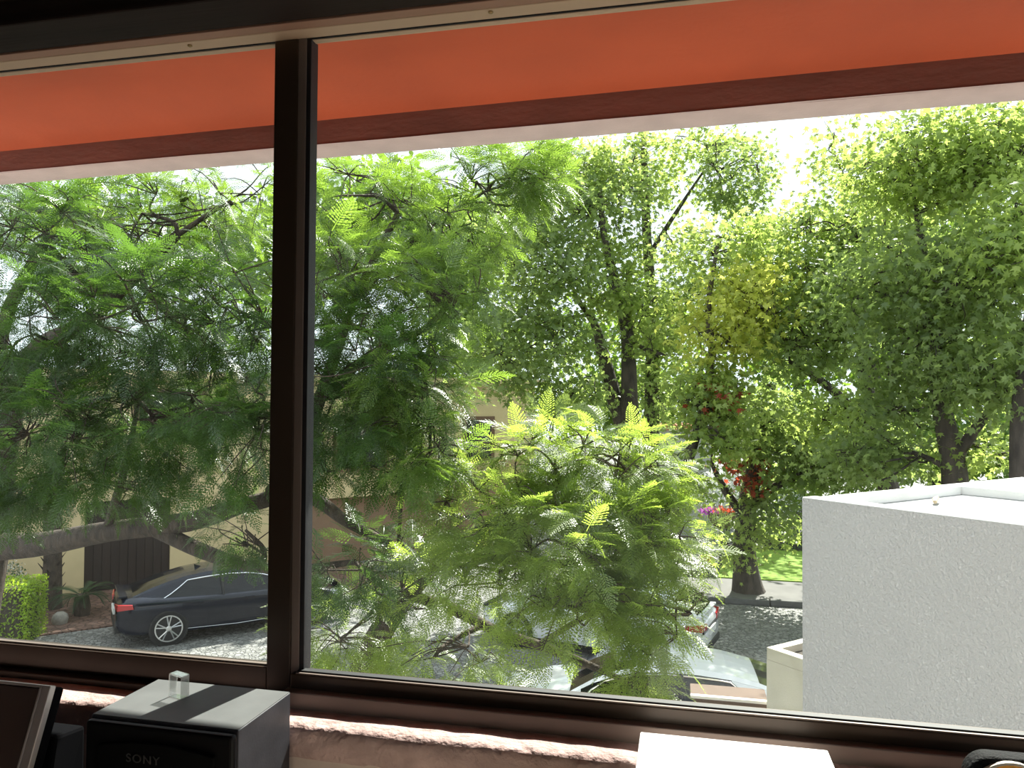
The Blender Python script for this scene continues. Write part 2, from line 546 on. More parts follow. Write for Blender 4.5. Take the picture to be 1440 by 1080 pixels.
M['clear'] = clear_plastic()

# ================================================================== THE ROOM
ZC = 5.0                       # eye height above the street
WX0, WX1 = -1.80, 1.50         # window opening
ZB, ZT = ZC - 0.55, ZC + 0.68  # sill top, head underside
RX0, RX1, RY0, RZ0, RZ1 = -3.0, 2.6, -3.2, 3.5, 6.25


def struct(o, label, cat='wall'):
    return tag(o, label, cat, kind='structure')


fw = MB()
fw.box(RX0, WX0, 1.21, 1.42, RZ0, RZ1)
fw.box(WX1, RX1, 1.21, 1.42, RZ0, RZ1)
fw.box(WX0, WX1, 1.25, 1.328, ZT + .002, RZ1)
fw.box(WX0, WX1, 1.21, 1.42, RZ0, ZB - 0.03)
struct(fw.build('wall_front', M['wall_in']), 'plastered wall under and around the wide window')
struct(MB().box(RX0 - .15, RX0, RY0, 1.42, RZ0, RZ1).build('wall_left', M['room']), 'plain room wall on the left outside the view')
wr = MB().box(RX1, RX1 + .15, RY0, -2.2, RZ0, RZ1).box(RX1, RX1 + .15, -.4, 1.42, RZ0, RZ1).box(RX1, RX1 + .15, -2.2, -.4, RZ0, 4.3).box(RX1, RX1 + .15, -2.2, -.4, 5.9, RZ1)  # unseen opening, added in this wall to lift the room's light
struct(wr.build('wall_right', M['room']), 'plain room wall on the right outside the view with an opening added to let in light')
struct(MB().box(RX0 - .15, RX1 + .15, RY0 - .15, RY0, RZ0, RZ1).build('wall_back', M['room']), 'plain room wall behind the camera')
struct(MB().box(RX0 - .15, RX1 + .15, RY0 - .15, 1.42, RZ0 - .2, RZ0).build('floor', M['floor']), 'wooden floor of the room below the view', 'floor')
struct(MB().box(RX0 - .15, RX1 + .15, RY0 - .15, 1.42, RZ1, RZ1 + .15).build('ceiling', M['ceil']), 'dark wooden ceiling of the room above the view', 'ceiling')

# rough pink plaster sill: uneven front edge
sv, sf = [], []
nx = 120
prof = [(1.42, -0.03), (1.42, 0.0), (1.30, 0.0), (1.245, 0.0), (1.218, -0.001), (1.207, -0.006), (1.203, -0.016), (1.204, -0.03), (1.206, -0.05), (1.212, -0.06), (1.30, -0.06)]
for i in range(nx + 1):
    x = WX0 - .02 + (WX1 - WX0 + .04) * i / nx
    for j, (y, dz) in enumerate(prof):
        k = 1.0 if 2 < j < 9 else 0.0
        sv.append((x, y + k * random.uniform(-.0022, .0022), ZB + dz + k * random.uniform(-.0012, .0012)))
m = len(prof)
for i in range(nx):
    for j in range(m - 1):
        sf.append((i * m + j, i * m + j + 1, (i + 1) * m + j + 1, (i + 1) * m + j))
sill = mesh_np('trim_1', sv, sf, M['sill'], smooth=True)
struct(sill, 'rough pink plaster window sill with a sunlit edge', 'sill')

# head of the opening: tan board, inner strip coloured as if in shadow, two screws
hd = thing('trim_2', 'tan wooden board under the head of the window with two screws', 'trim', kind='structure')
MB().box(WX0, WX1, 1.271, 1.306, ZT, ZT + .03).build('board', M['tan_wood'], hd, bevel=.002)
MB().box(WX0, WX1, 1.247, 1.271, ZT + .001, ZT + .03).build('inner_strip', M['tan_wood_dark'], hd, bevel=.001)
MB().box(WX0, WX1, 1.3065, 1.3095, ZT - .001, ZT + .03).build('gap_line', M['black_gasket'], hd)
MB().box(WX0, WX1, 1.31, 1.325, ZT - .002, ZT + .03).build('outer_strip', M['tan_wood'], hd)
for px, py in ((267, 65), (690, 18)):
    p = CAM + ray(px, py) * (0.678 / ray(px, py)[2])
    MB().lathe([(.0045, 0), (.0045, -.002), (.002, -.0035)], 10, (p[0], p[1], ZT)).build('screw', M['brass'], hd)
bmw = MB()
bmw.box(WX0 - .4, WX1 + .4, 1.150, 1.246, ZT + .003, ZT + .30)
beam = struct(bmw.build('trim_3', M['dark_wood'], bevel=.004), 'dark stained wooden beam above the window', 'beam')
for i in range(6):
    MB().box(WX0 - .4, WX1 + .4, 1.143, 1.1505, ZT + .045 + i * .042, ZT + .080 + i * .042).build('batten', M['dark_wood'], beam, bevel=.002)

# ------------------------------------------------------------------ the window
win = thing('window_1', 'wide dark bronze sliding window with two glass panes', 'window', kind='structure')
zg = ZC - 0.493
lp = MB().box(WX0 + .03, -.752, 1.3185, 1.3225, zg - .008, ZT).build('glass_pane', M['glass'], win)
rp_ = MB().box(-.684, WX1 - .03, 1.3135, 1.3175, zg - .008, ZT).build('glass_pane', M['glass'], win)
# left sash
MB().box(-.754, -.706, 1.3015, 1.338, ZB + .004, ZT).build('stile', M['bronze'], win, bevel=.002)
MB().box(WX0 + .03, -.754, 1.3025, 1.336, ZB + .012, zg).build('bottom_rail', M['bronze'], win, bevel=.002)
MB().box(WX0 + .03, -.754, 1.310, 1.3185, zg, zg + .003).build('glazing_bead', M['bronze_light'], win)
# right sash
MB().box(-.706, -.690, 1.304, 1.334, ZB + .02, ZT).build('stile_groove', M['bronze_light'], win, bevel=.001)
MB().box(-.690, -.681, 1.306, 1.334, zg - .005, ZT).build('stile_edge', M['black_gasket'], win, bevel=.001)
MB().box(-.700, WX1 - .03, 1.292, 1.330, ZB + .022, zg - .004).build('bottom_rail', M['bronze'], win, bevel=.002)
MB().box(-.690, WX1 - .03, 1.300, 1.3135, zg - .004, zg + .0005).build('glazing_bead', M['black_gasket'], win)
MB().box(-.690, WX1 - .03, 1.2935, 1.2985, zg - .0045, zg - .002).build('bead_edge', M['bronze_light'], win)
# track in front of the right sash, jambs
MB().box(-.705, WX1, 1.270, 1.292, ZB - .004, ZB + .028).build('track', M['bronze_light'], win, bevel=.0015)
MB().box(WX0, -.7055, 1.280, 1.340, ZB - .004, ZB + .012).build('track', M['bronze'], win, bevel=.0015)
MB().box(WX0, WX0 + .04, 1.302, 1.34, ZB - .004, ZT).build('jamb', M['bronze'], win, bevel=.002)
MB().box(WX1 - .04, WX1, 1.293, 1.34, ZB - .004, ZT).build('jamb', M['bronze'], win, bevel=.002)

# ------------------------------------------------------------------ painted eave outside
eave = thing('eave', 'orange painted eave over the window with a brown lip and pale underside', 'eave', kind='structure')
EX0, EX1 = -5.0, 4.5


def yy(base, x):
    return base - 0.037 * x


def strip(name, rows, mat, n=90, jit=0.0, jrows=()):
    """rows: (y at x=0, z); a surface run along the eave"""
    V, F = [], []
    for i in range(n + 1):
        x = EX0 + (EX1 - EX0) * i / n
        for j, (y, z) in enumerate(rows):
            jj = jit * (math.sin(x * 2.3 + j) + random.uniform(-.7, .7)) if j in jrows else 0
            V.append((x, yy(y, x) if y > 1.5 else y, ZC + z + jj))
    k = len(rows)
    for i in range(n):
        for j in range(k - 1):
            F.append((i * k + j, i * k + j + 1, (i + 1) * k + j + 1, (i + 1) * k + j))
    return mesh_np(name, V, F, mat, eave, smooth=True)


strip('soffit', [(1.328, .873), (1.62, .872), (1.80, .870), (1.92, .866), (2.00, .860), (2.05, .855), (2.084, .849)], M['orange'], jit=.0012, jrows=(3, 4, 5))
strip('lip_face', [(2.080, .90), (2.081, .851), (2.083, .825), (2.086, .800), (2.088, .777)], M['brown_lip'], jit=.0018, jrows=(1, 2, 3))
strip('lip_underside', [(2.085, .779), (2.09, .775), (2.14, .774), (2.196, .774), (2.202, .778), (2.205, .80)], M['pale_lip'], jit=.001, jrows=(0, 1))
strip('roof_top', [(2.205, .80), (2.21, 1.00), (1.328, 1.10)], M['pale_lip'])
MB().box(EX0, EX1, 1.42, 1.47, 2.5, ZB - .05).build('outer_wall', M['parapet'], eave)

# ================================================================== INDOOR THINGS
DZ = 4.19
desk = thing('desk', 'light wooden desk along the wall under the window', 'desk', (0, 0, RZ0))
MB().box(-1.75, 1.3, .55, 1.20, DZ - RZ0 - .03, DZ - RZ0).build('top', M['desk'], desk, bevel=.003)
for x in (-1.70, 1.25):
    for y in (.60, 1.13):
        MB().box(x - .025, x + .025, y - .025, y + .025, 0, DZ - RZ0 - .03).build('leg', M['desk'], desk, bevel=.003)

# speaker
sx0, sx1, sy0, sy1, st = -.899, -.645, 1.023, 1.192, ZC - .49
spk = thing('loudspeaker', 'black bookshelf loudspeaker with sunlit grey top in front of the window post', 'speaker', ((sx0 + sx1) / 2, (sy0 + sy1) / 2, DZ))
cx, cy = (sx0 + sx1) / 2, (sy0 + sy1) / 2
hh = st - DZ
hw, hd2 = (sx1 - sx0) / 2, (sy1 - sy0) / 2
MB().box(-hw, hw, -hd2 + .014, hd2, 0, hh).build('cabinet', M['spk'], spk, bevel=.0015)
MB().box(-hw + .001, hw - .001, -hd2 + .015, hd2 - .001, hh, hh + .0012).build('top_panel', M['spk_top'], spk)
MB().box(-hw, hw, -hd2, -hd2 + .014, 0, hh - .003).build('front_baffle', M['spk_front'], spk, bevel=.006, seg=3)
# grille with an arched top
gp = []
gx = hw - .028
for k in range(13):
    t = k / 12
    gp.append((gx - 2 * gx * t, hh - .034 + .010 * math.sin(math.pi * t)))
outline = [(-gx, .03), (gx, .03)] + gp
g = MB()
n = len(outline)
g.add([(x, -hd2 - .006, z) for x, z in outline] + [(x, -hd2 + .002, z) for x, z in outline],
      [tuple(range(n)), tuple(range(2 * n - 1, n - 1, -1))] + [(i, n + i, n + (i + 1) % n, (i + 1) % n) for i in range(n)])
gr = g.build('grille', M['spk_cloth'], spk, bevel=.002)
tcu = bpy.data.curves.new('logo', 'FONT')
tcu.body = 'SONY'
tcu.size = .0175
tcu.extrude = .0006
tcu.space_character = 1.15
tob = bpy.data.objects.new('logo', tcu)
COL.objects.link(tob)
bpy.context.view_layer.update()
tme = bpy.data.meshes.new_from_object(tob.evaluated_get(bpy.context.evaluated_depsgraph_get()))
bpy.data.objects.remove(tob)
tme.materials.clear()
tme.materials.append(M['spk_logo'])
logo = link('logo', tme, gr)
lx = at(197, 1067, sy0 - .006)
logo.location = (lx[0] - cx - .024, -hd2 - .0068, lx[2] - DZ - .006)
logo.rotation_euler = (R(90), 0, 0)
logo.scale = (1.15, 1, 1)

# clear plastic ring standing on the speaker
rg = MB()
rw, rh, rd, rt = .0155, .040, .008, .0022
op = [(-rw, 0), (rw, 0), (rw, rh * .97), (-rw * .9, rh)]
ip = [(-rw + rt, rt), (rw - rt, rt), (rw - rt, rh * .97 - rt), (-rw * .9 + rt, rh - rt)]
V = []
for y in (-rd, rd):
    V += [(x, y, z) for x, z in op] + [(x, y, z) for x, z in ip]
F = []
for i in range(4):
    j = (i + 1) % 4
    F += [(i, j, 4 + j, 4 + i), (8 + i, 12 + i, 12 + j, 8 + j), (i, 8 + i, 8 + j, j), (4 + i, 4 + j, 12 + j, 12 + i)]
rg.add(V, F)
ring = rg.build('plastic_ring', M['clear'], bevel=.0008)
ring.location = (-.812, 1.128, st + .0003)
ring.rotation_euler = (0, 0, R(-14))
tag(ring, 'small clear plastic ring standing on the black loudspeaker', 'ring')

# leaning screen panel at the left end
pan = thing('monitor', 'dark screen panel with brown reflection coloured in and silver edge leaning back left of the loudspeaker', 'monitor', (-1.16, .985, DZ))
px0, px1 = -.26, .22
tilt = math.atan2(.036, .097)
ph = .385
pb = MB()
screen_parts = []


def lean(name, x0, x1, y0, y1, z0, z1, mat, bev=.0015):
    o = MB().box(x0, x1, y0, y1, z0, z1).build(name, mat, pan, bevel=bev)
    o.rotation_euler = (-tilt, 0, 0)
    o.location = (0, -.118, .013)
    return o


lean('back_shell', px0, px1 - .001, .008, .030, 0, ph - .002, M['casing'], .004)
lean('screen', px0 + .012, px1 - .016, -.0005, .008, .02, ph - .006, M['screen'], .001)
lean('edge', px1 - .0145, px1, -.002, .010, 0, ph, M['silver'], .0015)
lean('edge', px0, px1 - .0145, -.002, .010, ph - .0045, ph, M['silver'], .001)
lean('edge_bead', px1 - .0185, px1 - .0150, -.003, .006, 0, ph - .004, M['silver'], .001)
cs = MB()
ct = float(at(100, 1013, 1.07)[2]) - DZ
cs.add([(px0 + .04, -.02, 0), (px1 - .004, -.02, 0), (px1 - .012, .10, 0), (px0 + .06, .10, 0),
        (px0 + .04, .030, ct), (px1 - .004, .030, ct), (px1 - .012, .10, ct - .012), (px0 + .06, .10, ct - .012)],
       [(0, 3, 2, 1), (4, 5, 6, 7), (0, 1, 5, 4), (1, 2, 6, 5), (2, 3, 7, 6), (3, 0, 4, 7)])
cs.build('rear_casing', M['casing'], pan, bevel=.006)

# white box in the sun
wb = thing('white_box', 'plain white box in full sun below the right pane', 'box', (.070, 1.105, DZ))
wh = ZC - .50 - DZ
MB().box(-.132, .132, -.095, .092, 0, wh - .02).build('carton', M['white_box'], wb, bevel=.002)
MB().box(-.134, .134, -.097, .0925, wh - .025, wh).build('lid', M['white_box'], wb, bevel=.002)

# black rounded case with an orange disc at the right end
bc = thing('round_case', 'black rounded case with an orange disc on its front at the right end', 'case', (.448, 1.13, DZ))
hb = float(at(1400, 1057, 1.12)[2]) - DZ
ol = []
for k in range(9):
    a = R(90 * k / 8)
    ol.append((.092 - .03 + .03 * math.sin(a), hb - .03 + .03 * math.cos(a)))
ol = [(-x, z) for x, z in ol][::-1][0:0] + ol
right = ol + [(.092, 0)]
left = [(-x, z) for x, z in right][::-1]
out = left + right
g = MB()
n = len(out)
g.add([(x, -.03, z) for x, z in out] + [(x, 0, z) for x, z in out],
      [tuple(range(n)), tuple(range(2 * n - 1, n - 1, -1))] + [(i, n + i, n + (i + 1) % n, (i + 1) % n) for i in range(n)])
g.build('body', M['black_fuzz'], bc, smooth=True, bevel=.006, seg=3)
dz_ = hb - .051
dsk = MB().lathe([(.046, -.030), (.046, -.0335), (.042, -.0345)], 36, (-.042, 0, dz_), 'y').build('disc', M['orange_disc'], bc)
MB().lathe([(.049, -.0295), (.049, -.0355), (.0462, -.0365), (.0462, -.0300)], 36, (-.042, 0, dz_), 'y').build('disc_rim', M['disc_rim'], bc)

# ================================================================== GROUND
def poly_slab(name, pts, z0, z1, mat, label, cat, bev=0.0, kind='structure'):
    a = sum(pts[i][0] * pts[(i + 1) % len(pts)][1] - pts[(i + 1) % len(pts)][0] * pts[i][1] for i in range(len(pts)))
    if a < 0: pts = pts[::-1]
    o = MB().prism(pts, z0, z1).build(name, mat, bevel=bev)
    return tag(o, label, cat, kind=kind)


poly_slab('street', [(-70, 1.5), (70, 1.5), (70, 110), (-70, 110)], -.3, 0, M['cobble'], 'grey cobbled street below the window', 'street')
D1, D2 = np.array([.7071, -.7071]), np.array([.7071, .7071])       # the lot's two directions
gl_ = np.array([-15.1, 17.05])                                        # foot of the garage wall, left jamb


def lot(t, s=0.0):
    """t metres along the house front, s metres out from it towards the street"""
    p = gl_ + D2 * t + D1 * s
    return (float(p[0]), float(p[1]))


poly_slab('driveway', [lot(-8, 0), lot(7.5, 0), lot(7.5, 3.6), lot(-8, 3.6)], 0, .03, M['drive'], 'brown paved driveway behind the dark car', 'driveway')
poly_slab('sidewalk', [(-1.2, 20.15), (9, 20.45), (9, 22.35), (-1.2, 22.35)], 0, .13, M['sidewalk'], 'grey concrete sidewalk under the lone street tree', 'sidewalk')
kb = thing('kerb', 'dark stone kerb along the sidewalk', 'kerb', (0, 0, 0), kind='structure')
for i in range(9):
    x = -1.2 + i * 1.1
    MB().box(x, x + 1.08, 19.98 + .03 * i, 20.16 + .03 * i, 0, .15).build('kerb_stone', M['kerb'], kb, bevel=.02)
poly_slab('lawn', [(.9, 22.35), (9, 22.35), (14, 27.6), (1.6, 27.6)], 0, .16, M['lawn'], 'sunlit green lawn behind the lone tree', 'lawn')
for i, (x0, x1, y0, y1, z1, lb) in enumerate(((-.45, .95, 22.36, 23.3, .30, 'lower'), (-.5, .55, 23.3, 24.5, .48, 'upper'))):
    poly_slab('stone_step', [(x0, y0), (x1, y0), (x1 - .1, y1), (x0, y1)], 0, z1, M['kerb'], lb + ' grey stone step left of the lawn', 'step', .02, None)

# ================================================================== HOUSE behind the trees
hs = thing('house', 'cream house with brown base and dark garage door behind the feathery trees', 'house', (gl_[0], gl_[1], 0), R(45))
# local: x along the front, y inwards
def hpart(name, x0, x1, y0, y1, z0, z1, mat, bev=0.0, par=None):
    return MB().box(x0, x1, y0, y1, z0, z1).build(name, mat, par or hs, bevel=bev)


hpart('wall', -9, 0, 0, .3, 0, 3.0, M['cream'])
hpart('wall', 2.05, 4.9, 0, .3, 0, 3.0, M['cream'])
hpart('wall', 0, 2.05, 0, .3, 2.35, 3.0, M['cream'])
hpart('base_wall', 4.9, 14, .25, .5, 0, 2.3, M['brown_wall'])
hpart('upper_wall', -9, 14, -.02, .3, 3.0, 5.6, M['cream'])
hpart('upper_wall', 4.9, 10.8, -.02, .5, 2.05, 3.0, M['cream'])
hpart('side_wall', 13.7, 14, .3, 4, 0, 5.6, M['cream'])
hpart('side_wall', -9, -8.7, .3, 4, 0, 5.6, M['cream'])
hpart('roof_slab', -9.3, 14.3, -.3, 4.2, 5.6, 5.8, M['cream'])
hpart('pillar', 10.75, 10.95, -.02, .3, 0, 2.1, M['frame_brown'])
gd = hpart('garage_door', 0, 2.05, .12, .2, 0, 2.35, M['door_dark'])
for k in range(10):
    hpart('door_board', .01 + k * .204, .01 + k * .204 + .194, .10, .12, .02, 2.33, M['door_dark'], .004, gd)
for (x0, x1, z0, z1) in ((6.7, 8.3, 2.95, 4.3), (11.2, 12.2, 3.1, 4.4), (-3.2, -1.6, 4.0, 5.2), (1.2, 2.8, 4.0, 5.2), (-6.5, -5.2, 1.0, 2.2)):
    f = MB().box(x0 - .12, x1 + .12, -.06, .0, z0 - .12, z1 + .12).build('window', M['frame_brown'], hs, bevel=.01)
    for q in range(2):
        xm = x0 + (x1 - x0) * q / 2
        MB().box(xm + .03, xm + (x1 - x0) / 2 - .03, -.075, -.055, z0, z1).build('pane', M['dark_glass'], f)

# grey far wall with clay tile coping
p0, p1 = at(905, 640, 30), at(1000, 640, 30)
fwl = thing('garden_wall', 'grey far house wall with a row of clay tiles on top between the tree trunks', 'wall', (float(p0[0]), 30, 0))
wl = float(p1[0] - p0[0])
MB().box(0, wl, 0, .3, 0, 4.05).build('wall', M['grey_wall'], fwl)
for k in range(int(wl / .26)):
    MB().tube([(.13 + k * .26, -.12, 4.08), (.13 + k * .26, .42, 4.16)], [.12, .12], 8).build('tile', M['tile'], fwl)

# ================================================================== WHITE ANNEX at the right
P = at(1128, 700, 6.0)
ax = thing('annex', 'white rough stucco annex with flat parapet roof filling the lower right', 'building', (float(P[0]), float(P[1]), 0), R(45))
# local x runs along D2 (away), local y = -D1 so the near side is negative y
hz = float(P[2])
L1, L2, pw, hp = 4.6, 3.3, .15, .075
MB().box(0, L2, -L1, 0, 0, hz - hp - .12).build('stucco_wall', M['stucco'], ax)
wl_ = MB()
wl_.box(0, pw, -L1, 0, hz - hp - .12, hz - .002)
wl_.build('stucco_upstand', M['stucco'], ax)
MB().box(pw, L2, -L1, 0, hz - hp - .12, hz - hp).build('roof_slab', M['roof_slab'], ax)
MB().box(pw, 1.92, -pw, 0, hz - hp, hz - .002).build('parapet', M['parapet'], ax, bevel=.006)
MB().box(1.92, L2, -2.6, 0, hz - hp, hz - .002).build('parapet', M['parapet'], ax, bevel=.006)
MB().box(.002, pw - .004, -L1, -.002, hz - .002, hz + .006).build('coping', M['parapet'], ax, bevel=.003)
sk = MB().tube([(0, 0, 0), (.10, .02, .008), (.21, .03, .012)], [.014, .022, .016], 8).build('stick', M['stick'])
q = at(1315, 711, 6.2)
r_ = ray(1315, 711)
q = CAM + r_ * ((hz - hp - CAM[2]) / r_[2])
sk.location = (float(q[0]), float(q[1]), hz - hp + .026)
sk.rotation_euler = (0, 0, R(62))
tag(sk, 'short pale stick lying on the flat annex roof', 'stick')

# planter next to the annex
Q = at(1078, 910, 8.0)
pz = float(Q[2])
pl = thing('planter_box', 'tall beige masonry planter with an open top left of the annex', 'planter', (float(Q[0]), float(Q[1]), 0), R(45))
W1, W2 = 1.38, .95
MB().box(0, W2, -W1, 0, 0, pz - .12).build('wall', M['planter_wall'], pl)
for nm, b in (('rim', (0, .10, -W1, 0)), ('rim', (W2 - .10, W2, -W1, 0)), ('rim', (.10, W2 - .10, -.10, 0)), ('rim', (.10, W2 - .10, -W1, -W1 + .10))):
    MB().box(*b, pz - .12, pz).build(nm, M['planter_wall'], pl, bevel=.006)
MB().box(.10, W2 - .10, -W1 + .10, -.10, pz - .12, pz - .07).build('soil', M['soil'], pl)

# low terracotta wall below
tp = at(975, 977, 8.1)
tw = thing('terracotta_wall', 'low brown pier wall with pale coping in front of the white car', 'wall', (float(tp[0]), 8.1, 0))
tl = float(at(1080, 967, 8.1)[0] - tp[0])
MB().box(0, tl, 0, .28, 0, float(tp[2]) - .03).build('wall', M['terracotta_wall'], tw)
MB().box(-.03, tl, -.02, .04, float(tp[2]) - .03, float(tp[2])).build('coping', M['coping'], tw, bevel=.006)
MB().box(-.03, tl, .04, .34, float(tp[2]) - .03, float(tp[2]) - .005).build('cap', M['terracotta_wall'], tw, bevel=.004)


# ================================================================== CARS
def interp(x, tab):
    xs = [t[0] for t in tab]
    return [float(np.interp(x, xs, [t[k] for t in tab])) for k in range(1, len(tab[0]))]


def make_car(name, label, loc, heading, paint, hatch=False):
    """local x: rear to front, origin at the middle of the car on the ground"""
    c = thing(name, label, 'car', loc, heading)
    Lc = 4.70
    # body: x, z_bottom, half width, z_belt (side shoulder), z_deck (centre)
    body = [(0.00, .42, .66, .80, .83), (.05, .32, .74, .88, .93), (.18, .25, .84, .92, 1.02), (.40, .22, .89, .93, 1.02), (.95, .20, .92, .93, .99),
            (1.7, .19, .92, .91, .95), (2.7, .19, .92, .89, .94), (3.4, .20, .91, .88, .97), (3.9, .21, .90, .82, .90), (4.30, .23, .86, .72, .80),
            (4.55, .26, .76, .60, .68), (4.66, .30, .66, .54, .60), (4.70, .36, .58, .50, .54)]
    xs = sorted(set([b_[0] for b_ in body] + [.65, 1.3, 2.2, 3.05, 4.1]))
    ring_n = None
    V, F = [], []
    for x in xs:
        zb, hw_, zs, zd = interp(x, body)
        sec = [(0, zb), (hw_ * .80, zb), (hw_ * .95, zb + .05), (hw_ * .985, zb + .18), (hw_ * .97, zb + .26), (hw_, zb + .36), (hw_ * 1.0, zs - .10), (hw_ * .975, zs - .03), (hw_ * .93, zs), (hw_ * .70, zd - .02), (hw_ * .35, zd), (0, zd + .008)]
        full = sec + [(-y, z) for y, z in sec[-2:0:-1]]
        ring_n = len(full)
        V += [(x - Lc / 2, y, z) for y, z in full]
    for i in range(len(xs) - 1):
        for k in range(ring_n):
            k2 = (k + 1) % ring_n
            F.append((i * ring_n + k, i * ring_n + k2, (i + 1) * ring_n + k2, (i + 1) * ring_n + k))
    F.append(tuple(range(ring_n)))
    F.append(tuple((len(xs) - 1) * ring_n + k for k in range(ring_n)))
    MB().add(V, F).build('body', paint, c, smooth=True)
    # cabin: x, half width at belt, half width of the roof, z of roof edge, z of roof centre
    cab = [(.30, .72, .66, .99, 1.02), (.62, .78, .60, 1.10, 1.14), (.95, .82, .575, 1.20, 1.24), (1.35, .84, .57, 1.29, 1.33), (1.75, .85, .575, 1.335, 1.38), (2.2, .85, .58, 1.35, 1.395),
           (2.6, .84, .58, 1.32, 1.37), (2.9, .83, .585, 1.245, 1.29), (3.2, .81, .60, 1.12, 1.16), (3.52, .77, .66, .95, .985)]
    if hatch:
        cab[0] = (.12, .74, .62, .99, 1.02); cab[1] = (.30, .78, .58, 1.16, 1.20); cab[2] = (.60, .82, .58, 1.32, 1.36)
        cab[3] = (1.1, .84, .58, 1.39, 1.43); cab[4] = (1.75, .85, .58, 1.41, 1.45); cab[5] = (2.2, .85, .58, 1.39, 1.43)
    rear_end, front_start = (.95, 2.6) if not hatch else (.60, 2.6)
    def sect(x):
        hb_, hr, ze, zc_ = interp(x, cab)
        zb2 = interp(x, body)[2] - .03
        return [(hb_, zb2), (hb_ - (hb_ - hr) * .93, ze - (ze - zb2) * .10), (hr * .93, ze + (zc_ - ze) * .35), (hr * .5, zc_ - .006), (0, zc_)]
    cx_ = sorted(set([t[0] for t in cab] + [.45, .80, 1.15, 1.55, 2.0, 2.4, 2.75, 3.05, 3.36]))
    parts = {'roof': MB(), 'rear_window': MB(), 'windscreen': MB()}
    sides = {1: MB(), -1: MB()}
    dlo0, dlo1 = (.98, 3.30) if not hatch else (.55, 3.25)
    for a, b_ in zip(cx_[:-1], cx_[1:]):
        A, B = sect(a), sect(b_)
        for s in (1, -1):
            for k in range(4):
                V4 = [(a - Lc / 2, s * A[k][0], A[k][1]), (b_ - Lc / 2, s * B[k][0], B[k][1]), (b_ - Lc / 2, s * B[k + 1][0], B[k + 1][1]), (a - Lc / 2, s * A[k + 1][0], A[k + 1][1])]
                if k == 0:
                    tgt = sides[s] if (a >= dlo0 - .2 and b_ <= dlo1 + .1) else parts['roof']
                elif k >= 2 and b_ <= rear_end + .01: tgt = parts['rear_window']
                elif k >= 2 and a >= front_start - .01: tgt = parts['windscreen']
                else: tgt = parts['roof']
                tgt.add(V4, [(0, 1, 2, 3)])
    for nm, mb in parts.items():
        mb.build(nm, M['dark_glass'] if nm in ('rear_window', 'windscreen') else paint, c, smooth=True)
    for s in (1, -1):
        wn = sides[s].build('side_window', M['dark_glass'], c, smooth=True)
        # chrome line round the side glass, dark pillar between the doors
        lo, hi = [], []
        for x in np.linspace(dlo0 - .16, dlo1 + .08, 16):
            S = sect(x)
            lo.append((x - Lc / 2, s * (S[0][0] + .008), S[0][1] + .012))
            t = min(1.0, max(.0, (x - dlo0 + .16) / .5), max(0, (dlo1 + .08 - x) / .22)) 
            hi.append((x - Lc / 2, s * (S[0][0] + (S[1][0] - S[0][0]) * (.06 + .88 * t) + .010), S[0][1] + (S[1][1] - S[0][1]) * (.06 + .88 * t)))
        MB().tube(lo, .011, 6).build('chrome_line', M['chrome'], wn)
        MB().tube(hi, .013, 6).build('chrome_line', M['chrome'], wn)
        # painted quarter panel behind the glass arch
        qv, qf = [], []
        xs2 = np.linspace(dlo0 - .22, dlo0 + .34, 9)
        for x in xs2:
            S = sect(x)
            t = min(1.0, max(.0, (x - dlo0 + .16) / .5))
            f0 = .06 + .88 * t
            for f_ in (f0, 1.0):
                qv.append((x - Lc / 2, s * (S[0][0] + (S[1][0] - S[0][0]) * f_ + .006), S[0][1] + (S[1][1] - S[0][1]) * f_))
        for i in range(8): qf.append((2 * i, 2 * i + 1, 2 * i + 3, 2 * i + 2))
        MB().add(qv, qf).build('quarter_panel', paint, c, smooth=True)
        for x in (2.02,):
            S = sect(x)
            MB().tube([(x - Lc / 2, s * (S[0][0] + .004), S[0][1]), (x - Lc / 2 - .03, s * (S[1][0] + .004), S[1][1])], .032, 6).build('pillar', M['car_black'], wn)
        # handles, side skirt, mirror
        for x in (1.52, 2.55):
            MB().box(x - Lc / 2 - .10, x - Lc / 2 + .10, s * .915 - .012, s * .915 + .012, .80, .825).build('door_handle', paint, c, bevel=.006)
        MB().tube([(1.25 - Lc / 2, s * .915, .30), (2.3 - Lc / 2, s * .918, .27), (3.3 - Lc / 2, s * .912, .30)], [.005, .007, .005], 6).build('sill_line', M['rim'], c)
        MB().box(3.02 - Lc / 2, 3.20 - Lc / 2, s * .98 - .10, s * .98 + .09, .93, 1.05).build('mirror', paint, c, bevel=.035, seg=3)
        # lights
        tl_ = MB()
        tl_.add([(-Lc / 2 + .03, s * .42, .74), (-Lc / 2 + .05, s * .74, .76), (-Lc / 2 + .30, s * .885, .80), (-Lc / 2 + .28, s * .885, .90), (-Lc / 2 + .04, s * .76, .90), (-Lc / 2 + .02, s * .42, .86),
                 (-Lc / 2 - .01, s * .44, .75), (-Lc / 2 + .01, s * .77, .77), (-Lc / 2 + .30, s * .905, .81), (-Lc / 2 + .28, s * .905, .89), (-Lc / 2 + .02, s * .79, .89), (-Lc / 2 - .02, s * .44, .85)],
                [(6, 7, 10, 11), (7, 8, 9, 10), (0, 1, 7, 6), (1, 2, 8, 7), (3, 4, 10, 9), (4, 5, 11, 10), (2, 3, 9, 8), (5, 0, 6, 11)])
        tl_.build('tail_light', M['tail'], c)
        MB().box(Lc / 2 - .42, Lc / 2 - .12, s * .70 - .10, s * .70 + .10, .58, .70).build('head_light', M['head'], c, bevel=.04, seg=2)
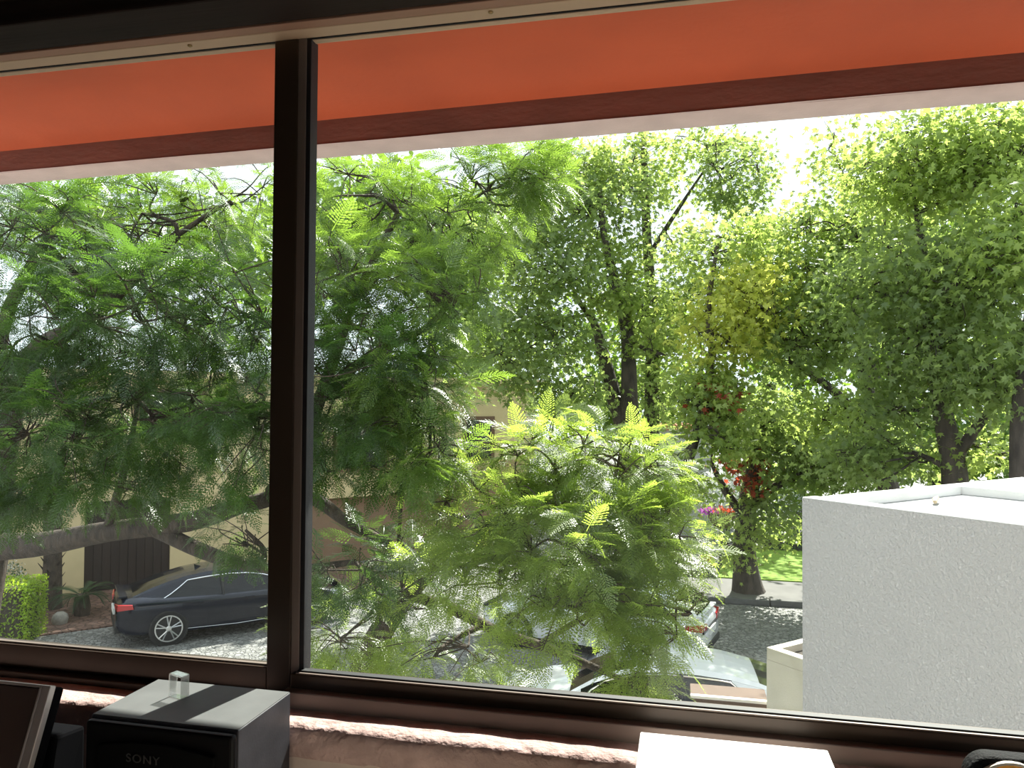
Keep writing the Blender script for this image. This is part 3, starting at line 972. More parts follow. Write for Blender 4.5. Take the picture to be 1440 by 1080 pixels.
        for wx in (.95, 3.77):
            xw = wx - Lc / 2
            MB().lathe([(.375, s * .60), (.375, s * .918), (.35, s * .921)], 28, (xw, 0, .335), 'y').build('wheel_arch', M['car_black'], c)
            whl = MB().lathe([(.22, s * .66), (.335, s * .68), (.345, s * .72), (.345, s * .89), (.33, s * .925), (.265, s * .932), (.255, s * .915)], 32, (xw, 0, .345), 'y').build('wheel', M['tyre'], c, smooth=True)
            rm = MB().lathe([(.268, s * .915), (.268, s * .938), (.245, s * .938), (.245, s * .90), (.05, s * .90)], 32, (xw, 0, .345), 'y').build('rim', M['rim'], whl)
            MB().lathe([(.244, s * .902), (.244, s * .906), (.04, s * .906)], 32, (xw, 0, .345), 'y').build('rim_well', M['car_black'], whl)
            sp = MB()
            for k in range(5):
                for da in (-.17, .17):
                    a = 2 * math.pi * k / 5 + .3
                    sp.tube([(xw + .05 * math.cos(a), s * .925, .345 + .05 * math.sin(a)), (xw + .25 * math.cos(a + da), s * .930, .345 + .25 * math.sin(a + da))], [.016, .013], 5)
            sp.lathe([(.055, s * .90), (.055, s * .935), (.03, s * .94)], 12, (xw, 0, .345), 'y')
            sp.build('spokes', M['rim'], whl)
    MB().box(-Lc / 2 - .035, -Lc / 2 + .05, -.26, .26, .60, .72).build('number_plate', M['plate'], c, bevel=.004)
    MB().box(-Lc / 2 - .02, -Lc / 2 + .12, -.66, .66, .30, .44).build('bumper_insert', M['car_black'], c, bevel=.02)
    MB().box(-Lc / 2 + .04, -Lc / 2 + .20, -.62, .62, .985, 1.025).build('boot_lip', paint, c, bevel=.012)
    MB().add([(1.55 - Lc / 2, -.015, 1.36), (1.72 - Lc / 2, -.02, 1.36), (1.72 - Lc / 2, .02, 1.36), (1.55 - Lc / 2, .015, 1.36), (1.54 - Lc / 2, 0, 1.43)],
             [(0, 1, 2, 3), (0, 4, 1), (1, 4, 2), (2, 4, 3), (3, 4, 0)]).build('roof_antenna', paint, c)
    return c


hd_ = R(43)
wR = on_ground(237, 908)
off = Matrix.Rotation(hd_, 3, 'Z') @ Vector((.95 - 2.35, -.93, 0))
make_car('sedan', 'dark navy fastback sedan parked before the garage, seen through the left pane', (float(wR[0]) - off.x, float(wR[1]) - off.y, 0.0), hd_, M['paint_navy'])
make_car('hatchback', 'white car nearest the house, mostly behind the planter and bright fronds', (-.42, 11.45, 0), R(183), M['paint_white'])
make_car('hatchback', 'white car with red tail light hidden behind the bright frond tips', (-1.75, 16.0, 0), R(166), M['paint_white'], True)


# ================================================================== FOLIAGE
def frond_arrays(L, npair, wmax, droop, seed, leaflets=3):
    """a twice-divided feathery leaf along +x, flat in xy, arching down"""
    rg_ = np.random.default_rng(seed)
    V, F = [], []
    def curve(t):
        return np.array([L * t * (1 - .12 * t), 0, -droop * L * t * t])
    # stalk: thin two-sided strip
    ns = 6
    for i in range(ns + 1):
        p = curve(i / ns)
        w_ = .0035 * (1 - .7 * i / ns)
        V += [p + [0, w_, .001], p - [0, w_, -.001]]
    for i in range(ns):
        a = 2 * i
        F += [(a, a + 1, a + 3), (a, a + 3, a + 2)]
    for k in range(npair):
        t = .16 + .84 * (k + .5) / npair
        base = curve(t)
        ln = wmax * math.sin(math.pi * min(1, .12 + .95 * t) ** .85) ** .6 * (1 if t < .97 else .6)
        ln = max(ln, wmax * .25)
        for s in (1, -1):
            ang = R(62 - 26 * t + rg_.uniform(-5, 5))
            d = np.array([math.cos(ang), s * math.sin(ang), -.12 - .25 * droop + rg_.uniform(-.10, .10)])
            d /= np.linalg.norm(d)
            side = np.array([-d[1], d[0], 0.0])
            side /= np.linalg.norm(side)
            lw = .0064 * L / .4
            prev = len(V)
            V.append(base)
            for j in range(leaflets):
                u0, u1 = j / leaflets, (j + .92) / leaflets
                fall = np.array([0, 0, -.10 * ln * u1 * u1])
                c0 = base + d * ln * u0 + fall
                c1 = base + d * ln * u1 + fall
                wid = lw * (1.15 - .55 * abs(u1 - .4)) 
                i0 = len(V)
                V += [c0, c1 + side * wid, c1 - side * wid, base + d * ln * min(1.0, u1 + .06) + fall]
                F += [(i0, i0 + 1, i0 + 3), (i0, i0 + 3, i0 + 2)]
    return np.array(V), np.array(F)


FRONDS = [frond_arrays(.42, 14, .11, .35, 1), frond_arrays(.36, 12, .10, .55, 2), frond_arrays(.48, 15, .115, .22, 3)]


def frames(D, U):
    """rotation matrices with columns x = D, z near U"""
    D = D / (np.linalg.norm(D, axis=1, keepdims=True) + 1e-9)
    Yv = np.cross(U, D)
    Yv /= np.linalg.norm(Yv, axis=1, keepdims=True) + 1e-9
    Zv = np.cross(D, Yv)
    return np.stack([D, Yv, Zv], 2)


def px_m(Y, px, py):
    """metres per pixel at that depth"""
    return float(pixel(at(px, py, Y))[0, 2]) / FPX


def clump_points(spec, n):
    px, py, Y, rx, ry, rY = spec[:6]
    c = at(px, py, Y)
    s = px_m(Y, px, py)
    u = RNG.normal(size=(n, 3))
    u /= np.linalg.norm(u, axis=1, keepdims=True)
    u *= RNG.uniform(.15, 1, (n, 1)) ** .5
    right = np.array([math.cos(YAW), math.sin(YAW), 0])
    fwd = np.array([-math.sin(YAW), math.cos(YAW), 0])
    return c, c + u[:, :1] * rx * s * right + u[:, 1:2] * rY * fwd + u[:, 2:] * ry * s * np.array([0, 0, 1.0])


def nearest_on(paths, p):
    best = None
    for P_, r_ in paths:
        d = np.linalg.norm(P_ - p, axis=1)
        i = int(d.argmin())
        if best is None or d[i] < best[0]: best = (d[i], P_[i], r_[i])
    return best[1], best[2]


def limb(spec, k=4):
    """spec: (px, py, Y, radius)"""
    P_ = catmull([at(*s[:3]) for s in spec], k)
    r_ = np.interp(np.linspace(0, 1, len(P_)), np.linspace(0, 1, len(spec)), [s[3] for s in spec])
    return P_, r_


def branch_mesh(paths, n=7):
    V, F = [], []
    for P_, r_ in paths:
        v, f = tube_arrays(P_, r_, n, True)
        k = len(V)
        V += v
        F += [tuple(i + k for i in q) for q in f]
    return V, F


def in_frame(P_):
    q = pixel(P_)
    return (q[:, 2] > .5) & (q[:, 0] > -20) & (q[:, 0] < 1460) & (q[:, 1] > 120) & (q[:, 1] < 1060)


def sub_hubs(br, tips, n, out, r0, jit):
    """forks between a branch and its many twig tips, so that twigs do not all leave one point"""
    pick = tips[RNG.choice(len(tips), min(n, len(tips)), replace=False)]
    hubs = []
    for p in pick:
        k = int(RNG.integers(len(br) // 3, len(br)))
        h_ = br[k] + (p - br[k]) * RNG.uniform(.55, .8)
        q_ = catmull([br[k], (br[k] + h_) / 2 + RNG.normal(size=3) * jit, h_], 3)
        out.append((q_, np.linspace(r0, r0 * .6, len(q_))))
        hubs.append(h_)
    return np.array(hubs)


def feathery_tree(name, label, base, limbs, clumps, mats, bias, dens=2.0):
    t = thing(name, label, 'tree', (float(base[0]), float(base[1]), 0.0))
    inv = -np.array([base[0], base[1], 0.0])
    trunk = limbs[0]
    V, F = branch_mesh([trunk], 12)
    mesh_np('trunk', np.array(V) + inv, F, M['bark'], t, smooth=True)
    for lb in limbs[1:]:
        V, F = branch_mesh([lb], 9)
        mesh_np('limb', np.array(V) + inv, F, M['bark'], t, smooth=True)
    twigs = []
    pos, dirs, ups, scl, var, mi = [], [], [], [], [], []
    allp = list(limbs)
    for spec in clumps:
        nf = spec[6] * dens
        per = 7
        nt = max(2, int(nf / per))
        c, tips = clump_points(spec, nt)
        a, ra = nearest_on(allp, c)
        mid = (a + c) / 2 + RNG.normal(size=3) * .12
        br = catmull([a, mid, c], 4)
        bp = (br, np.linspace(min(.05, ra * .7), .016, len(br)))
        twigs.append(bp)
        hubs = sub_hubs(br, tips, max(2, nt // 5), twigs, .014, .08)
        for p in tips:
            h_ = hubs[int(np.linalg.norm(hubs - p, axis=1).argmin())]
            m_ = (h_ + p) / 2 + RNG.normal(size=3) * .05 + np.array([0, 0, .05])
            tw_ = catmull([h_, m_, p], 3)
            twigs.append((tw_, np.linspace(.008, .004, len(tw_))))
            k = -1
            axis = (p - br[k]) / (np.linalg.norm(p - br[k]) + 1e-6) + np.array(bias) * .8 + np.array([0, 0, .12])
            axis /= np.linalg.norm(axis)
            nfr = int(RNG.integers(6, 9))
            e1 = np.cross(axis, [0, 0, 1.0]); e1 /= np.linalg.norm(e1) + 1e-6
            e2 = np.cross(e1, axis)
            ph0 = RNG.uniform(0, 6.28)
            for j in range(nfr):
                ph = ph0 + j * 2.4
                sp = R(RNG.uniform(25, 80))
                d = axis * math.cos(sp) + (e1 * math.cos(ph) * 1.25 + e2 * math.sin(ph) * .55) * math.sin(sp)
                d[2] -= RNG.uniform(0.0, .30)
                back = RNG.uniform(0, .12)
                pos.append(p - axis * back)
                dirs.append(d)
                ups.append(np.array([0, 0, 1.0]) + RNG.normal(size=3) * .28 + np.array(bias) * .2)
                scl.append(RNG.uniform(.75, 1.2))
                var.append(int(RNG.integers(0, 3)))
                mi.append(spec[7] if len(spec) > 7 else 0)
    V, F = branch_mesh(twigs, 4)
    mesh_np('twigs', np.array(V) + inv, F, M['bark'], t, smooth=True)
    t.children[-1]['kind'] = 'stuff'
    pos, dirs, ups, scl, var, mi = map(np.array, (pos, dirs, ups, scl, var, mi))
    Rm = frames(dirs, ups)
    dist = np.linalg.norm(pos - CAM, axis=1) + np.where(in_frame(pos), 0, 100)
    order = np.argsort(dist)
    single = order[:300]
    rest = order[300:]
    protos = {}
    for i in single:
        key = (int(var[i]), int(mi[i]))
        if key not in protos:
            o = mesh_np('frond', FRONDS[key[0]][0], FRONDS[key[0]][1], mats[key[1]], t)
            protos[key] = o.data
        else:
            o = link('frond', protos[key], t)
        o.matrix_local = Matrix.Translation(pos[i] + inv) @ Matrix(Rm[i].tolist()).to_4x4() @ Matrix.Scale(float(scl[i]), 4)
    for k in range(len(mats)):
        Vs, Fs, off_ = [], [], 0
        for v in range(3):
            idx = rest[(var[rest] == v) & (mi[rest] == k)]
            if len(idx) == 0: continue
            TV, TF = FRONDS[v]
            W = np.einsum('nij,vj->nvi', Rm[idx] * scl[idx][:, None, None], TV) + (pos[idx] + inv)[:, None, :]
            Fs.append((TF[None] + (np.arange(len(idx)) * len(TV))[:, None, None] + off_).reshape(-1, 3))
            Vs.append(W.reshape(-1, 3))
            off_ += len(idx) * len(TV)
        if Vs:
            o = mesh_np('foliage', np.vstack(Vs), np.vstack(Fs), mats[k], t)
            o['kind'] = 'stuff'
    return t


# -- the big jacaranda whose trunk stands at the left
b1 = at(-60, 900, 9.2)
J1 = [limb([(-75, 1080, 9.4, .34), (-30, 860, 9.2, .27), (-8, 740, 9.0, .22), (10, 600, 8.7, .17), (45, 500, 8.3, .13), (130, 445, 7.8, .09), (250, 330, 8.0, .05)]),
      limb([(-8, 770, 9.0, .20), (60, 765, 8.6, .16), (150, 748, 8.3, .13), (260, 735, 8.1, .12), (335, 712, 8.0, .10), (400, 685, 8.0, .09), (450, 560, 7.8, .07), (500, 420, 7.8, .05), (560, 300, 8.2, .035)]),
      limb([(215, 742, 8.2, .10), (285, 775, 8.0, .09), (350, 795, 7.8, .07), (420, 800, 7.6, .05), (500, 790, 7.5, .03)]),
      limb([(380, 690, 8.0, .09), (440, 700, 7.9, .08), (490, 735, 7.8, .06), (560, 770, 7.7, .035)]),
      limb([(10, 600, 8.7, .14), (0, 480, 8.6, .10), (40, 380, 8.4, .07), (110, 270, 8.4, .04)]),
      limb([(150, 748, 8.3, .06), (180, 640, 7.6, .035), (195, 560, 7.2, .02)]),
      limb([(450, 560, 7.8, .06), (520, 500, 7.6, .05), (600, 460, 7.5, .03), (650, 400, 7.5, .02)]),
      limb([(500, 420, 7.8, .045), (590, 330, 8.3, .035), (680, 270, 8.6, .02)])]
C1 = [(60, 330, 7.0, 130, 85, 1.0, 190), (200, 300, 8.0, 150, 70, 1.2, 150, 1), (330, 285, 8.5, 110, 70, 1.2, 110, 1),
      (50, 470, 6.3, 110, 110, .8, 150), (190, 430, 6.5, 140, 100, .9, 210), (320, 430, 7, 90, 120, 1, 150),
      (80, 610, 6.0, 120, 90, .8, 190), (220, 590, 6.6, 120, 90, .8, 150), (335, 600, 6.6, 75, 100, .8, 120),
      (140, 680, 6.8, 150, 40, .8, 110), (20, 690, 6.6, 70, 60, .7, 80), (345, 745, 7.5, 60, 40, .5, 35),
      (510, 275, 8, 120, 65, 1, 130, 1), (670, 255, 8.5, 100, 50, 1, 120, 1), (745, 250, 8.2, 55, 55, .8, 130, 1), (640, 320, 8.2, 80, 45, .8, 90, 1), (490, 380, 7.2, 100, 90, 1, 150, 1),
      (600, 410, 7.2, 95, 70, 1, 140, 1), (510, 510, 7, 110, 80, 1, 160), (595, 560, 7, 90, 80, .9, 140, 1),
      (470, 640, 7.2, 60, 50, .6, 40), (560, 650, 7.2, 80, 40, .6, 50), (520, 800, 7.3, 100, 60, .7, 90), (10, 290, 8.2, 90, 50, .8, 70), (520, 595, 6.9, 80, 60, .7, 110), (605, 640, 6.8, 55, 50, .6, 70, 1), (445, 560, 7.0, 40, 70, .6, 60),
      (150, 330, 9.2, 230, 90, 1.0, 330), (160, 520, 8.6, 230, 130, 1.0, 420), (330, 500, 8.8, 90, 190, .8, 200), (550, 300, 9.4, 150, 80, .9, 120), (540, 480, 9.0, 110, 130, .9, 120)]
feathery_tree('jacaranda', 'large feathery green tree filling the left pane, trunk at the left edge', b1, J1, C1, [M['frond'], M['frond_mid']], (.42, -.25, 0))

# -- the brighter jacaranda in the middle
b2 = at(470, 1130, 9.6)
J2 = [limb([(470, 1128, 9.6, .22), (505, 960, 9.2, .18), (560, 850, 8.8, .14), (640, 770, 8.3, .10), (760, 700, 7.8, .06), (850, 625, 7.6, .03)]),
      limb([(560, 850, 8.8, .09), (620, 850, 8.2, .07), (700, 888, 7.8, .055), (780, 915, 7.3, .045), (890, 962, 6.9, .022)]),
      limb([(640, 770, 8.3, .07), (740, 790, 7.6, .05), (850, 790, 7.2, .035), (950, 770, 7.1, .02)]),
      limb([(760, 905, 7.4, .03), (840, 860, 7.0, .025), (930, 850, 6.9, .015)])]
C2 = [(780, 645, 7.4, 120, 65, 1, 170), (880, 660, 7.4, 100, 75, 1, 170), (700, 710, 7, 120, 75, 1, 170),
      (800, 760, 6.8, 140, 80, 1, 220), (915, 770, 7, 80, 85, .9, 150), (690, 800, 7, 110, 60, .8, 110),
      (820, 860, 6.6, 120, 60, .8, 150), (920, 865, 6.8, 55, 60, .7, 70), (590, 800, 7.4, 60, 60, .8, 40),
      (490, 890, 7.6, 90, 60, .8, 120), (610, 925, 7.2, 110, 35, .7, 60), (915, 955, 6.6, 40, 30, .5, 26)]
C2 = [c[:5] + (c[5] * .65,) + c[6:] for c in C2]
feathery_tree('jacaranda', 'bright yellow-green feathery tree arching across the middle of the right pane', b2, J2, C2, [M['frond2']], (.40, -.25, .10), 1.7)

# ------------------------------------------------------------------ broad-leaved trees
def star_arrays():
    V = [(0, 0, 0)]
    tips = [-1.9, -.95, 0, .95, 1.9]
    lens = [.62, .92, 1.0, .92, .62]
    for a, l in zip(tips, lens):
        V.append((l * math.cos(a), l * math.sin(a), -.12 * l))
    for a in (-2.7, -1.42, -.47, .47, 1.42, 2.7):
        V.append((.36 * math.cos(a), .36 * math.sin(a), .02))
    F = []
    for k in range(5):
        F.append((6 + k, 7 + k, 1 + k))
    F += [(6, 11, 7), (7, 11, 10), (7, 10, 9), (7, 9, 8)]
    V = [V[0]] + V[1:]
    F = np.array(F) - 1
    return np.array(V[1:], float) * .56, F


STAR = star_arrays()
OVAL = (np.array([(-.5, 0, 0), (0, -.26, .03), (.5, 0, -.06), (0, .26, .03)], float), np.array([(0, 1, 2), (0, 2, 3)]))


def scatter(tmpl, pos, nrm, size, inv):
    n = len(pos)
    T = RNG.normal(size=(n, 3)) * .8 + np.array([0, 0, -.5])
    Rm = frames(T, nrm)
    TV, TF = tmpl
    W = np.einsum('nij,vj->nvi', Rm * size[:, None, None], TV) + (pos + inv)[:, None, :]
    F = (TF[None] + (np.arange(n) * len(TV))[:, None, None]).reshape(-1, 3)
    return W.reshape(-1, 3), F


def leafy_tree(name, label, base, limbs, clumps, leaf=.14, singles=0, sub=28, spread=.32, tmpl=None, cat='tree', group=None, twig=True, far_=False):
    """clumps: (px, py, Y, rx, ry, rY, leaves, material)"""
    t = thing(name, label, cat, (float(base[0]), float(base[1]), 0.0), group=group)
    inv = -np.array([base[0], base[1], 0.0])
    for k, lb in enumerate(limbs):
        V, F = branch_mesh([lb], 10)
        mesh_np('trunk' if k == 0 else 'limb', np.array(V) + inv, F, M['bark2'], t, smooth=True)
    tw_, data = [], {}
    for spec in clumps:
        nl, mk = int(spec[6] * (1.6 if not far_ else 2.0)), spec[7]
        ns = max(3, nl // sub)
        c, cs_ = clump_points(spec, ns)
        if limbs:
            a, ra = nearest_on(limbs, c)
            br = catmull([a, (a + c) / 2 + RNG.normal(size=3) * .2 + np.array([0, 0, .15]), c], 4)
            tw_.append((br, np.linspace(min(.07, ra * .7), .02, len(br))))
            hubs = sub_hubs(br, cs_, max(2, ns // 5), tw_, .024, .18)
            for p in cs_:
                h_ = hubs[int(np.linalg.norm(hubs - p, axis=1).argmin())]
                q_ = catmull([h_, (h_ + p) / 2 + RNG.normal(size=3) * .10, p], 3)
                tw_.append((q_, np.linspace(.012, .005, len(q_))))
        which = RNG.integers(0, ns, nl)
        pos = cs_[which] + RNG.normal(size=(nl, 3)) * np.array([spread, spread, spread * .62])
        outw = pos - c
        outw /= np.linalg.norm(outw, axis=1, keepdims=True) + 1e-6
        nrm = np.array([0, 0, .75]) + outw * .35 + RNG.normal(size=(nl, 3)) * .45
        data.setdefault(mk, []).append((pos, nrm, leaf * RNG.uniform(.7, 1.25, nl)))
    if tw_ and twig:
        V, F = branch_mesh(tw_, 3)
        o = mesh_np('twigs', np.array(V) + inv, F, M['bark2'], t, smooth=True)
        o['kind'] = 'stuff'
    for mk, lst in data.items():
        pos, nrm, size = (np.concatenate([l[i] for l in lst]) for i in range(3))
        if singles:
            d = np.linalg.norm(pos - CAM, axis=1) + np.where(in_frame(pos), 0, 100)
            o_ = np.argsort(d)
            s_, rest = o_[:singles], o_[singles:]
            me = None
            Rm = frames(RNG.normal(size=(len(s_), 3)) * .8 + np.array([0, 0, -.5]), nrm[s_])
            for j, i in enumerate(s_):
                if me is None:
                    o = mesh_np('leaf', STAR[0], STAR[1], M[mk], t)
                    me = o.data
                else:
                    o = link('leaf', me, t)
                o.matrix_local = Matrix.Translation(pos[i] + inv) @ Matrix(Rm[j].tolist()).to_4x4() @ Matrix.Scale(float(size[i]), 4)
            pos, nrm, size = pos[rest], nrm[rest], size[rest]
            singles = 0
        W, F = scatter(tmpl or STAR, pos, nrm, size, inv)
        o = mesh_np('foliage', W, F, M[mk], t)
        o['kind'] = 'stuff'
    return t


def gr(px, Y):
    """ground point below that pixel column at depth Y"""
    p = at(px, 700, Y)
    return np.array([p[0], p[1], 0.0])


def to_px(px, Y):
    q = pixel(gr(px, Y))
    return float(q[0, 1])


# lone street tree with the thick trunk
leafy_tree('liquidambar', 'broad-leaved tree with thick dark trunk on the sidewalk before the lawn', gr(1050, 21),
           [limb([(1053, to_px(1050, 21) + 1, 21, .48), (1051, 825, 21, .40), (1048, 795, 21, .31), (1047, 765, 21, .28), (1050, 715, 21, .25), (1065, 640, 21, .20), (1085, 540, 21, .12)]),
            limb([(1050, 715, 21, .16), (1080, 690, 20.8, .12), (1130, 665, 20.6, .06)]),
            limb([(1050, 730, 21, .14), (1020, 690, 20.8, .10), (1000, 650, 20.6, .05)])],
           [(1066, 755, 20.7, 40, 13, .8, 150, 'leaf_yg'), (1055, 740, 20.2, 34, 14, .4, 150, 'leaf_yg'), (1075, 712, 20.3, 36, 22, .5, 230, 'leaf_g'), (1012, 768, 20.6, 34, 16, .7, 130, 'leaf_yg'), (1110, 745, 20.8, 30, 10, .6, 70, 'leaf_yg'), (1150, 625, 20.6, 100, 50, 1.3, 1700, 'leaf_g'), (1085, 590, 20.8, 70, 50, 1.3, 1200, 'leaf_g'),
            (1200, 665, 20.4, 80, 26, 1.0, 700, 'leaf_g'), (1130, 672, 20.6, 50, 16, .8, 260, 'leaf_g'), (1053, 660, 20.3, 22, 20, .4, 110, 'leaf_r'), (1035, 625, 20.4, 24, 20, .5, 120, 'leaf_yg')], leaf=.21)
# slender tree turning yellow
leafy_tree('liquidambar', 'slender crooked tree with yellow autumn leaves right of the middle', gr(945, 17.5),
           [limb([(938, to_px(945, 17.5), 17.5, .15), (950, 740, 17.5, .13), (965, 660, 17.5, .115), (985, 590, 17.5, .10), (1001, 500, 17.5, .085), (996, 430, 17.5, .07), (1010, 340, 17.6, .04)]),
            limb([(1001, 500, 17.5, .05), (1030, 470, 17.4, .035), (1060, 420, 17.3, .02)]),
            limb([(975, 625, 17.5, .04), (950, 640, 17.4, .03), (935, 620, 17.3, .02)])],
           [(1055, 425, 17.4, 60, 60, 1.0, 900, 'leaf_y'), (1010, 470, 17.4, 60, 60, 1.0, 650, 'leaf_y'), (1020, 570, 17.4, 55, 60, .9, 700, 'leaf_yg'), (975, 560, 17.6, 50, 60, .8, 500, 'leaf_yg'),
            (1020, 628, 17.2, 35, 22, .5, 200, 'leaf_yg'), (975, 690, 17.2, 24, 36, .5, 180, 'leaf_yg'), (1010, 350, 17.8, 70, 50, 1.0, 600, 'leaf_yg'), (1015, 565, 17.1, 14, 12, .3, 40, 'leaf_r')], leaf=.20)
# two taller trees in the middle
leafy_tree('liquidambar', 'tall green tree with two dark leaning stems left of the ivy-clad trunk', gr(888, 21),
           [limb([(890, to_px(888, 21), 21, .30), (888, 640, 21, .25), (885, 560, 21, .23), (882, 470, 21, .18), (866, 400, 21, .13), (850, 335, 21, .10), (842, 250, 21.2, .06)]),
            limb([(888, 640, 21, .22), (864, 560, 21.2, .22), (848, 500, 21.2, .18), (838, 460, 21.2, .12), (815, 425, 21.2, .07)]),
            limb([(882, 470, 21, .08), (905, 490, 20.8, .06), (940, 500, 20.8, .03)])],
           [(830, 300, 21, 100, 80, 1.8, 2000, 'leaf_g'), (760, 380, 20, 90, 70, 1.8, 1900, 'leaf_g'), (735, 490, 19.5, 110, 70, 1.5, 2400, 'leaf_g'), (725, 310, 20.5, 70, 50, 1.4, 800, 'leaf_g'), (860, 400, 20.5, 60, 50, 1.2, 600, 'leaf_yg'),
            (800, 560, 20, 70, 35, 1.0, 700, 'leaf_g'), (820, 240, 21.5, 70, 40, 1.4, 800, 'leaf_yg'), (905, 440, 20.6, 40, 60, .9, 500, 'leaf_yg')], leaf=.21)
leafy_tree('liquidambar', 'tall tree with a straight ivy-clad trunk in the middle of the right pane', gr(915, 23),
           [limb([(915, to_px(915, 23), 23, .26), (916, 640, 23, .23), (917, 540, 23, .22), (918, 450, 23, .19), (910, 340, 23, .14), (906, 230, 23, .10), (905, 150, 23, .06)]),
            limb([(912, 360, 23, .08), (950, 300, 22.8, .06), (990, 240, 22.6, .03)]),
            limb([(918, 450, 23, .08), (960, 410, 22.6, .05), (1010, 380, 22.4, .03)])],
           [(900, 250, 23, 70, 60, 1.6, 1000, 'leaf_yg'), (1030, 250, 22.5, 55, 60, 1.4, 900, 'leaf_g'), (1060, 320, 22.5, 50, 50, 1.2, 700, 'leaf_g'), (990, 410, 22.4, 60, 40, 1.2, 700, 'leaf_g'),
            (945, 470, 22.6, 60, 60, 1.1, 800, 'leaf_yg'), (918, 545, 22.9, 26, 70, .45, 500, 'leaf_g'), (990, 200, 22.8, 70, 25, 1.2, 350, 'leaf_yg'), (950, 350, 23, 50, 40, 1.0, 350, 'leaf_yg')], leaf=.21)
# right-hand group
leafy_tree('liquidambar', 'green tree with a long branch reaching left above the annex', gr(1255, 18.5),
           [limb([(1262, to_px(1255, 18.5), 18.5, .28), (1255, 720, 18.5, .24), (1238, 640, 18.5, .21), (1215, 520, 18.5, .14), (1205, 400, 18.6, .09), (1200, 280, 18.8, .05)]),
            limb([(1240, 640, 18.5, .15), (1195, 575, 18.3, .12), (1160, 540, 18.1, .09), (1110, 508, 17.9, .04)]),
            limb([(1238, 640, 18.5, .10), (1240, 560, 18.2, .08), (1215, 480, 18.0, .05)])],
           [(1140, 330, 19, 60, 50, 1.4, 800, 'leaf_yg'), (1130, 470, 18.2, 90, 70, 1.5, 1700, 'leaf_g'), (1190, 420, 18.6, 80, 80, 1.5, 1600, 'leaf_g'), (1190, 590, 17.8, 70, 40, 1.1, 700, 'leaf_yg'),
            (1100, 395, 18.8, 60, 40, 1.2, 600, 'leaf_yg'), (1240, 330, 18.6, 70, 70, 1.4, 1200, 'leaf_g'), (1170, 210, 19, 22, 50, .6, 160, 'leaf_yg')], leaf=.20)
leafy_tree('liquidambar', 'large forked green tree at the right, its crown above the annex roof', gr(1345, 15),
           [limb([(1350, to_px(1345, 15), 15, .27), (1344, 720, 15, .23), (1340, 650, 15, .21), (1322, 560, 15, .16), (1312, 450, 15.1, .11), (1290, 300, 15.4, .06)]),
            limb([(1335, 660, 15, .13), (1360, 620, 14.8, .10), (1390, 580, 14.6, .07), (1430, 540, 14.4, .04)]),
            limb([(1322, 560, 15, .09), (1350, 450, 14.8, .06), (1380, 330, 14.6, .04)])],
           [(1290, 240, 15.6, 120, 80, 1.6, 2600, 'leaf_yg'), (1390, 220, 14.8, 90, 70, 1.4, 1900, 'leaf_yg'), (1260, 400, 15.4, 90, 70, 1.3, 1500, 'leaf_g'), (1370, 400, 14.4, 90, 90, 1.3, 2100, 'leaf_g'),
            (1290, 500, 15.0, 80, 60, 1.2, 1100, 'leaf_g'), (1400, 540, 14.0, 70, 60, 1.0, 1200, 'leaf_g'), (1235, 640, 15.6, 80, 30, .9, 900, 'leaf_g'), (1250, 570, 15.4, 50, 30, .8, 450, 'leaf_g'), (1390, 640, 15, 50, 25, .8, 300, 'leaf_yg')], leaf=.18, singles=300)
leafy_tree('liquidambar', 'tree with yellowish leaves at the right edge behind the annex', gr(1440, 13.2),
           [limb([(1438, to_px(1440, 13.2), 13.2, .17), (1434, 660, 13.2, .14), (1436, 560, 13.2, .12), (1450, 430, 13.3, .08), (1460, 300, 13.4, .04)])],
           [(1425, 360, 13.0, 45, 40, .8, 600, 'leaf_yg'), (1470, 300, 13.2, 60, 60, 1.0, 700, 'leaf_yg'), (1450, 480, 13.1, 40, 40, .7, 400, 'leaf_g')], leaf=.18)

# far trees closing the view
far = [(600, 30, 'wide pale tree behind the house and the middle feathery tree', [(540, 320, 25.5, 120, 90, 2.2, 1500), (650, 370, 26.5, 90, 110, 2.2, 1300), (430, 340, 25, 100, 80, 2.0, 1200), (660, 520, 29, 80, 70, 2, 700)]),
       (880, 36, 'pale tree far behind the two tall trunks', [(880, 470, 36, 110, 90, 3, 900), (840, 570, 35, 100, 50, 2, 700), (960, 560, 35, 90, 60, 2, 700)]),
       (1120, 34, 'pale tree far behind the yellow tree and the lawn', [(1110, 470, 34, 110, 80, 3, 900), (1100, 590, 33, 110, 60, 2.5, 900), (1080, 680, 31, 90, 40, 2, 500)]),
       (1320, 32, 'pale tree far behind the forked tree', [(1300, 330, 32, 110, 120, 3, 1100), (1330, 500, 32, 120, 90, 3, 1100), (1290, 620, 30, 140, 50, 2.5, 900), (1420, 620, 28, 70, 50, 2, 600)]),
       (250, 30, 'tall tree far behind the cream house roof at the left', [(150, 350, 30, 190, 110, 3, 1400), (330, 380, 31, 130, 120, 3, 1100)])]
for px, Y, lb, cl in far:
    leafy_tree('far_tree', lb, gr(px, Y), [limb([(px, to_px(px, Y), Y, .35), (px, 600, Y, .28), (px + 8, 480, Y, .18), (px + 4, 380, Y, .08)])],
               [c + ('leaf_far',) for c in cl], leaf=.40, sub=30, spread=.55, group='far trees', tmpl=OVAL, far_=True)


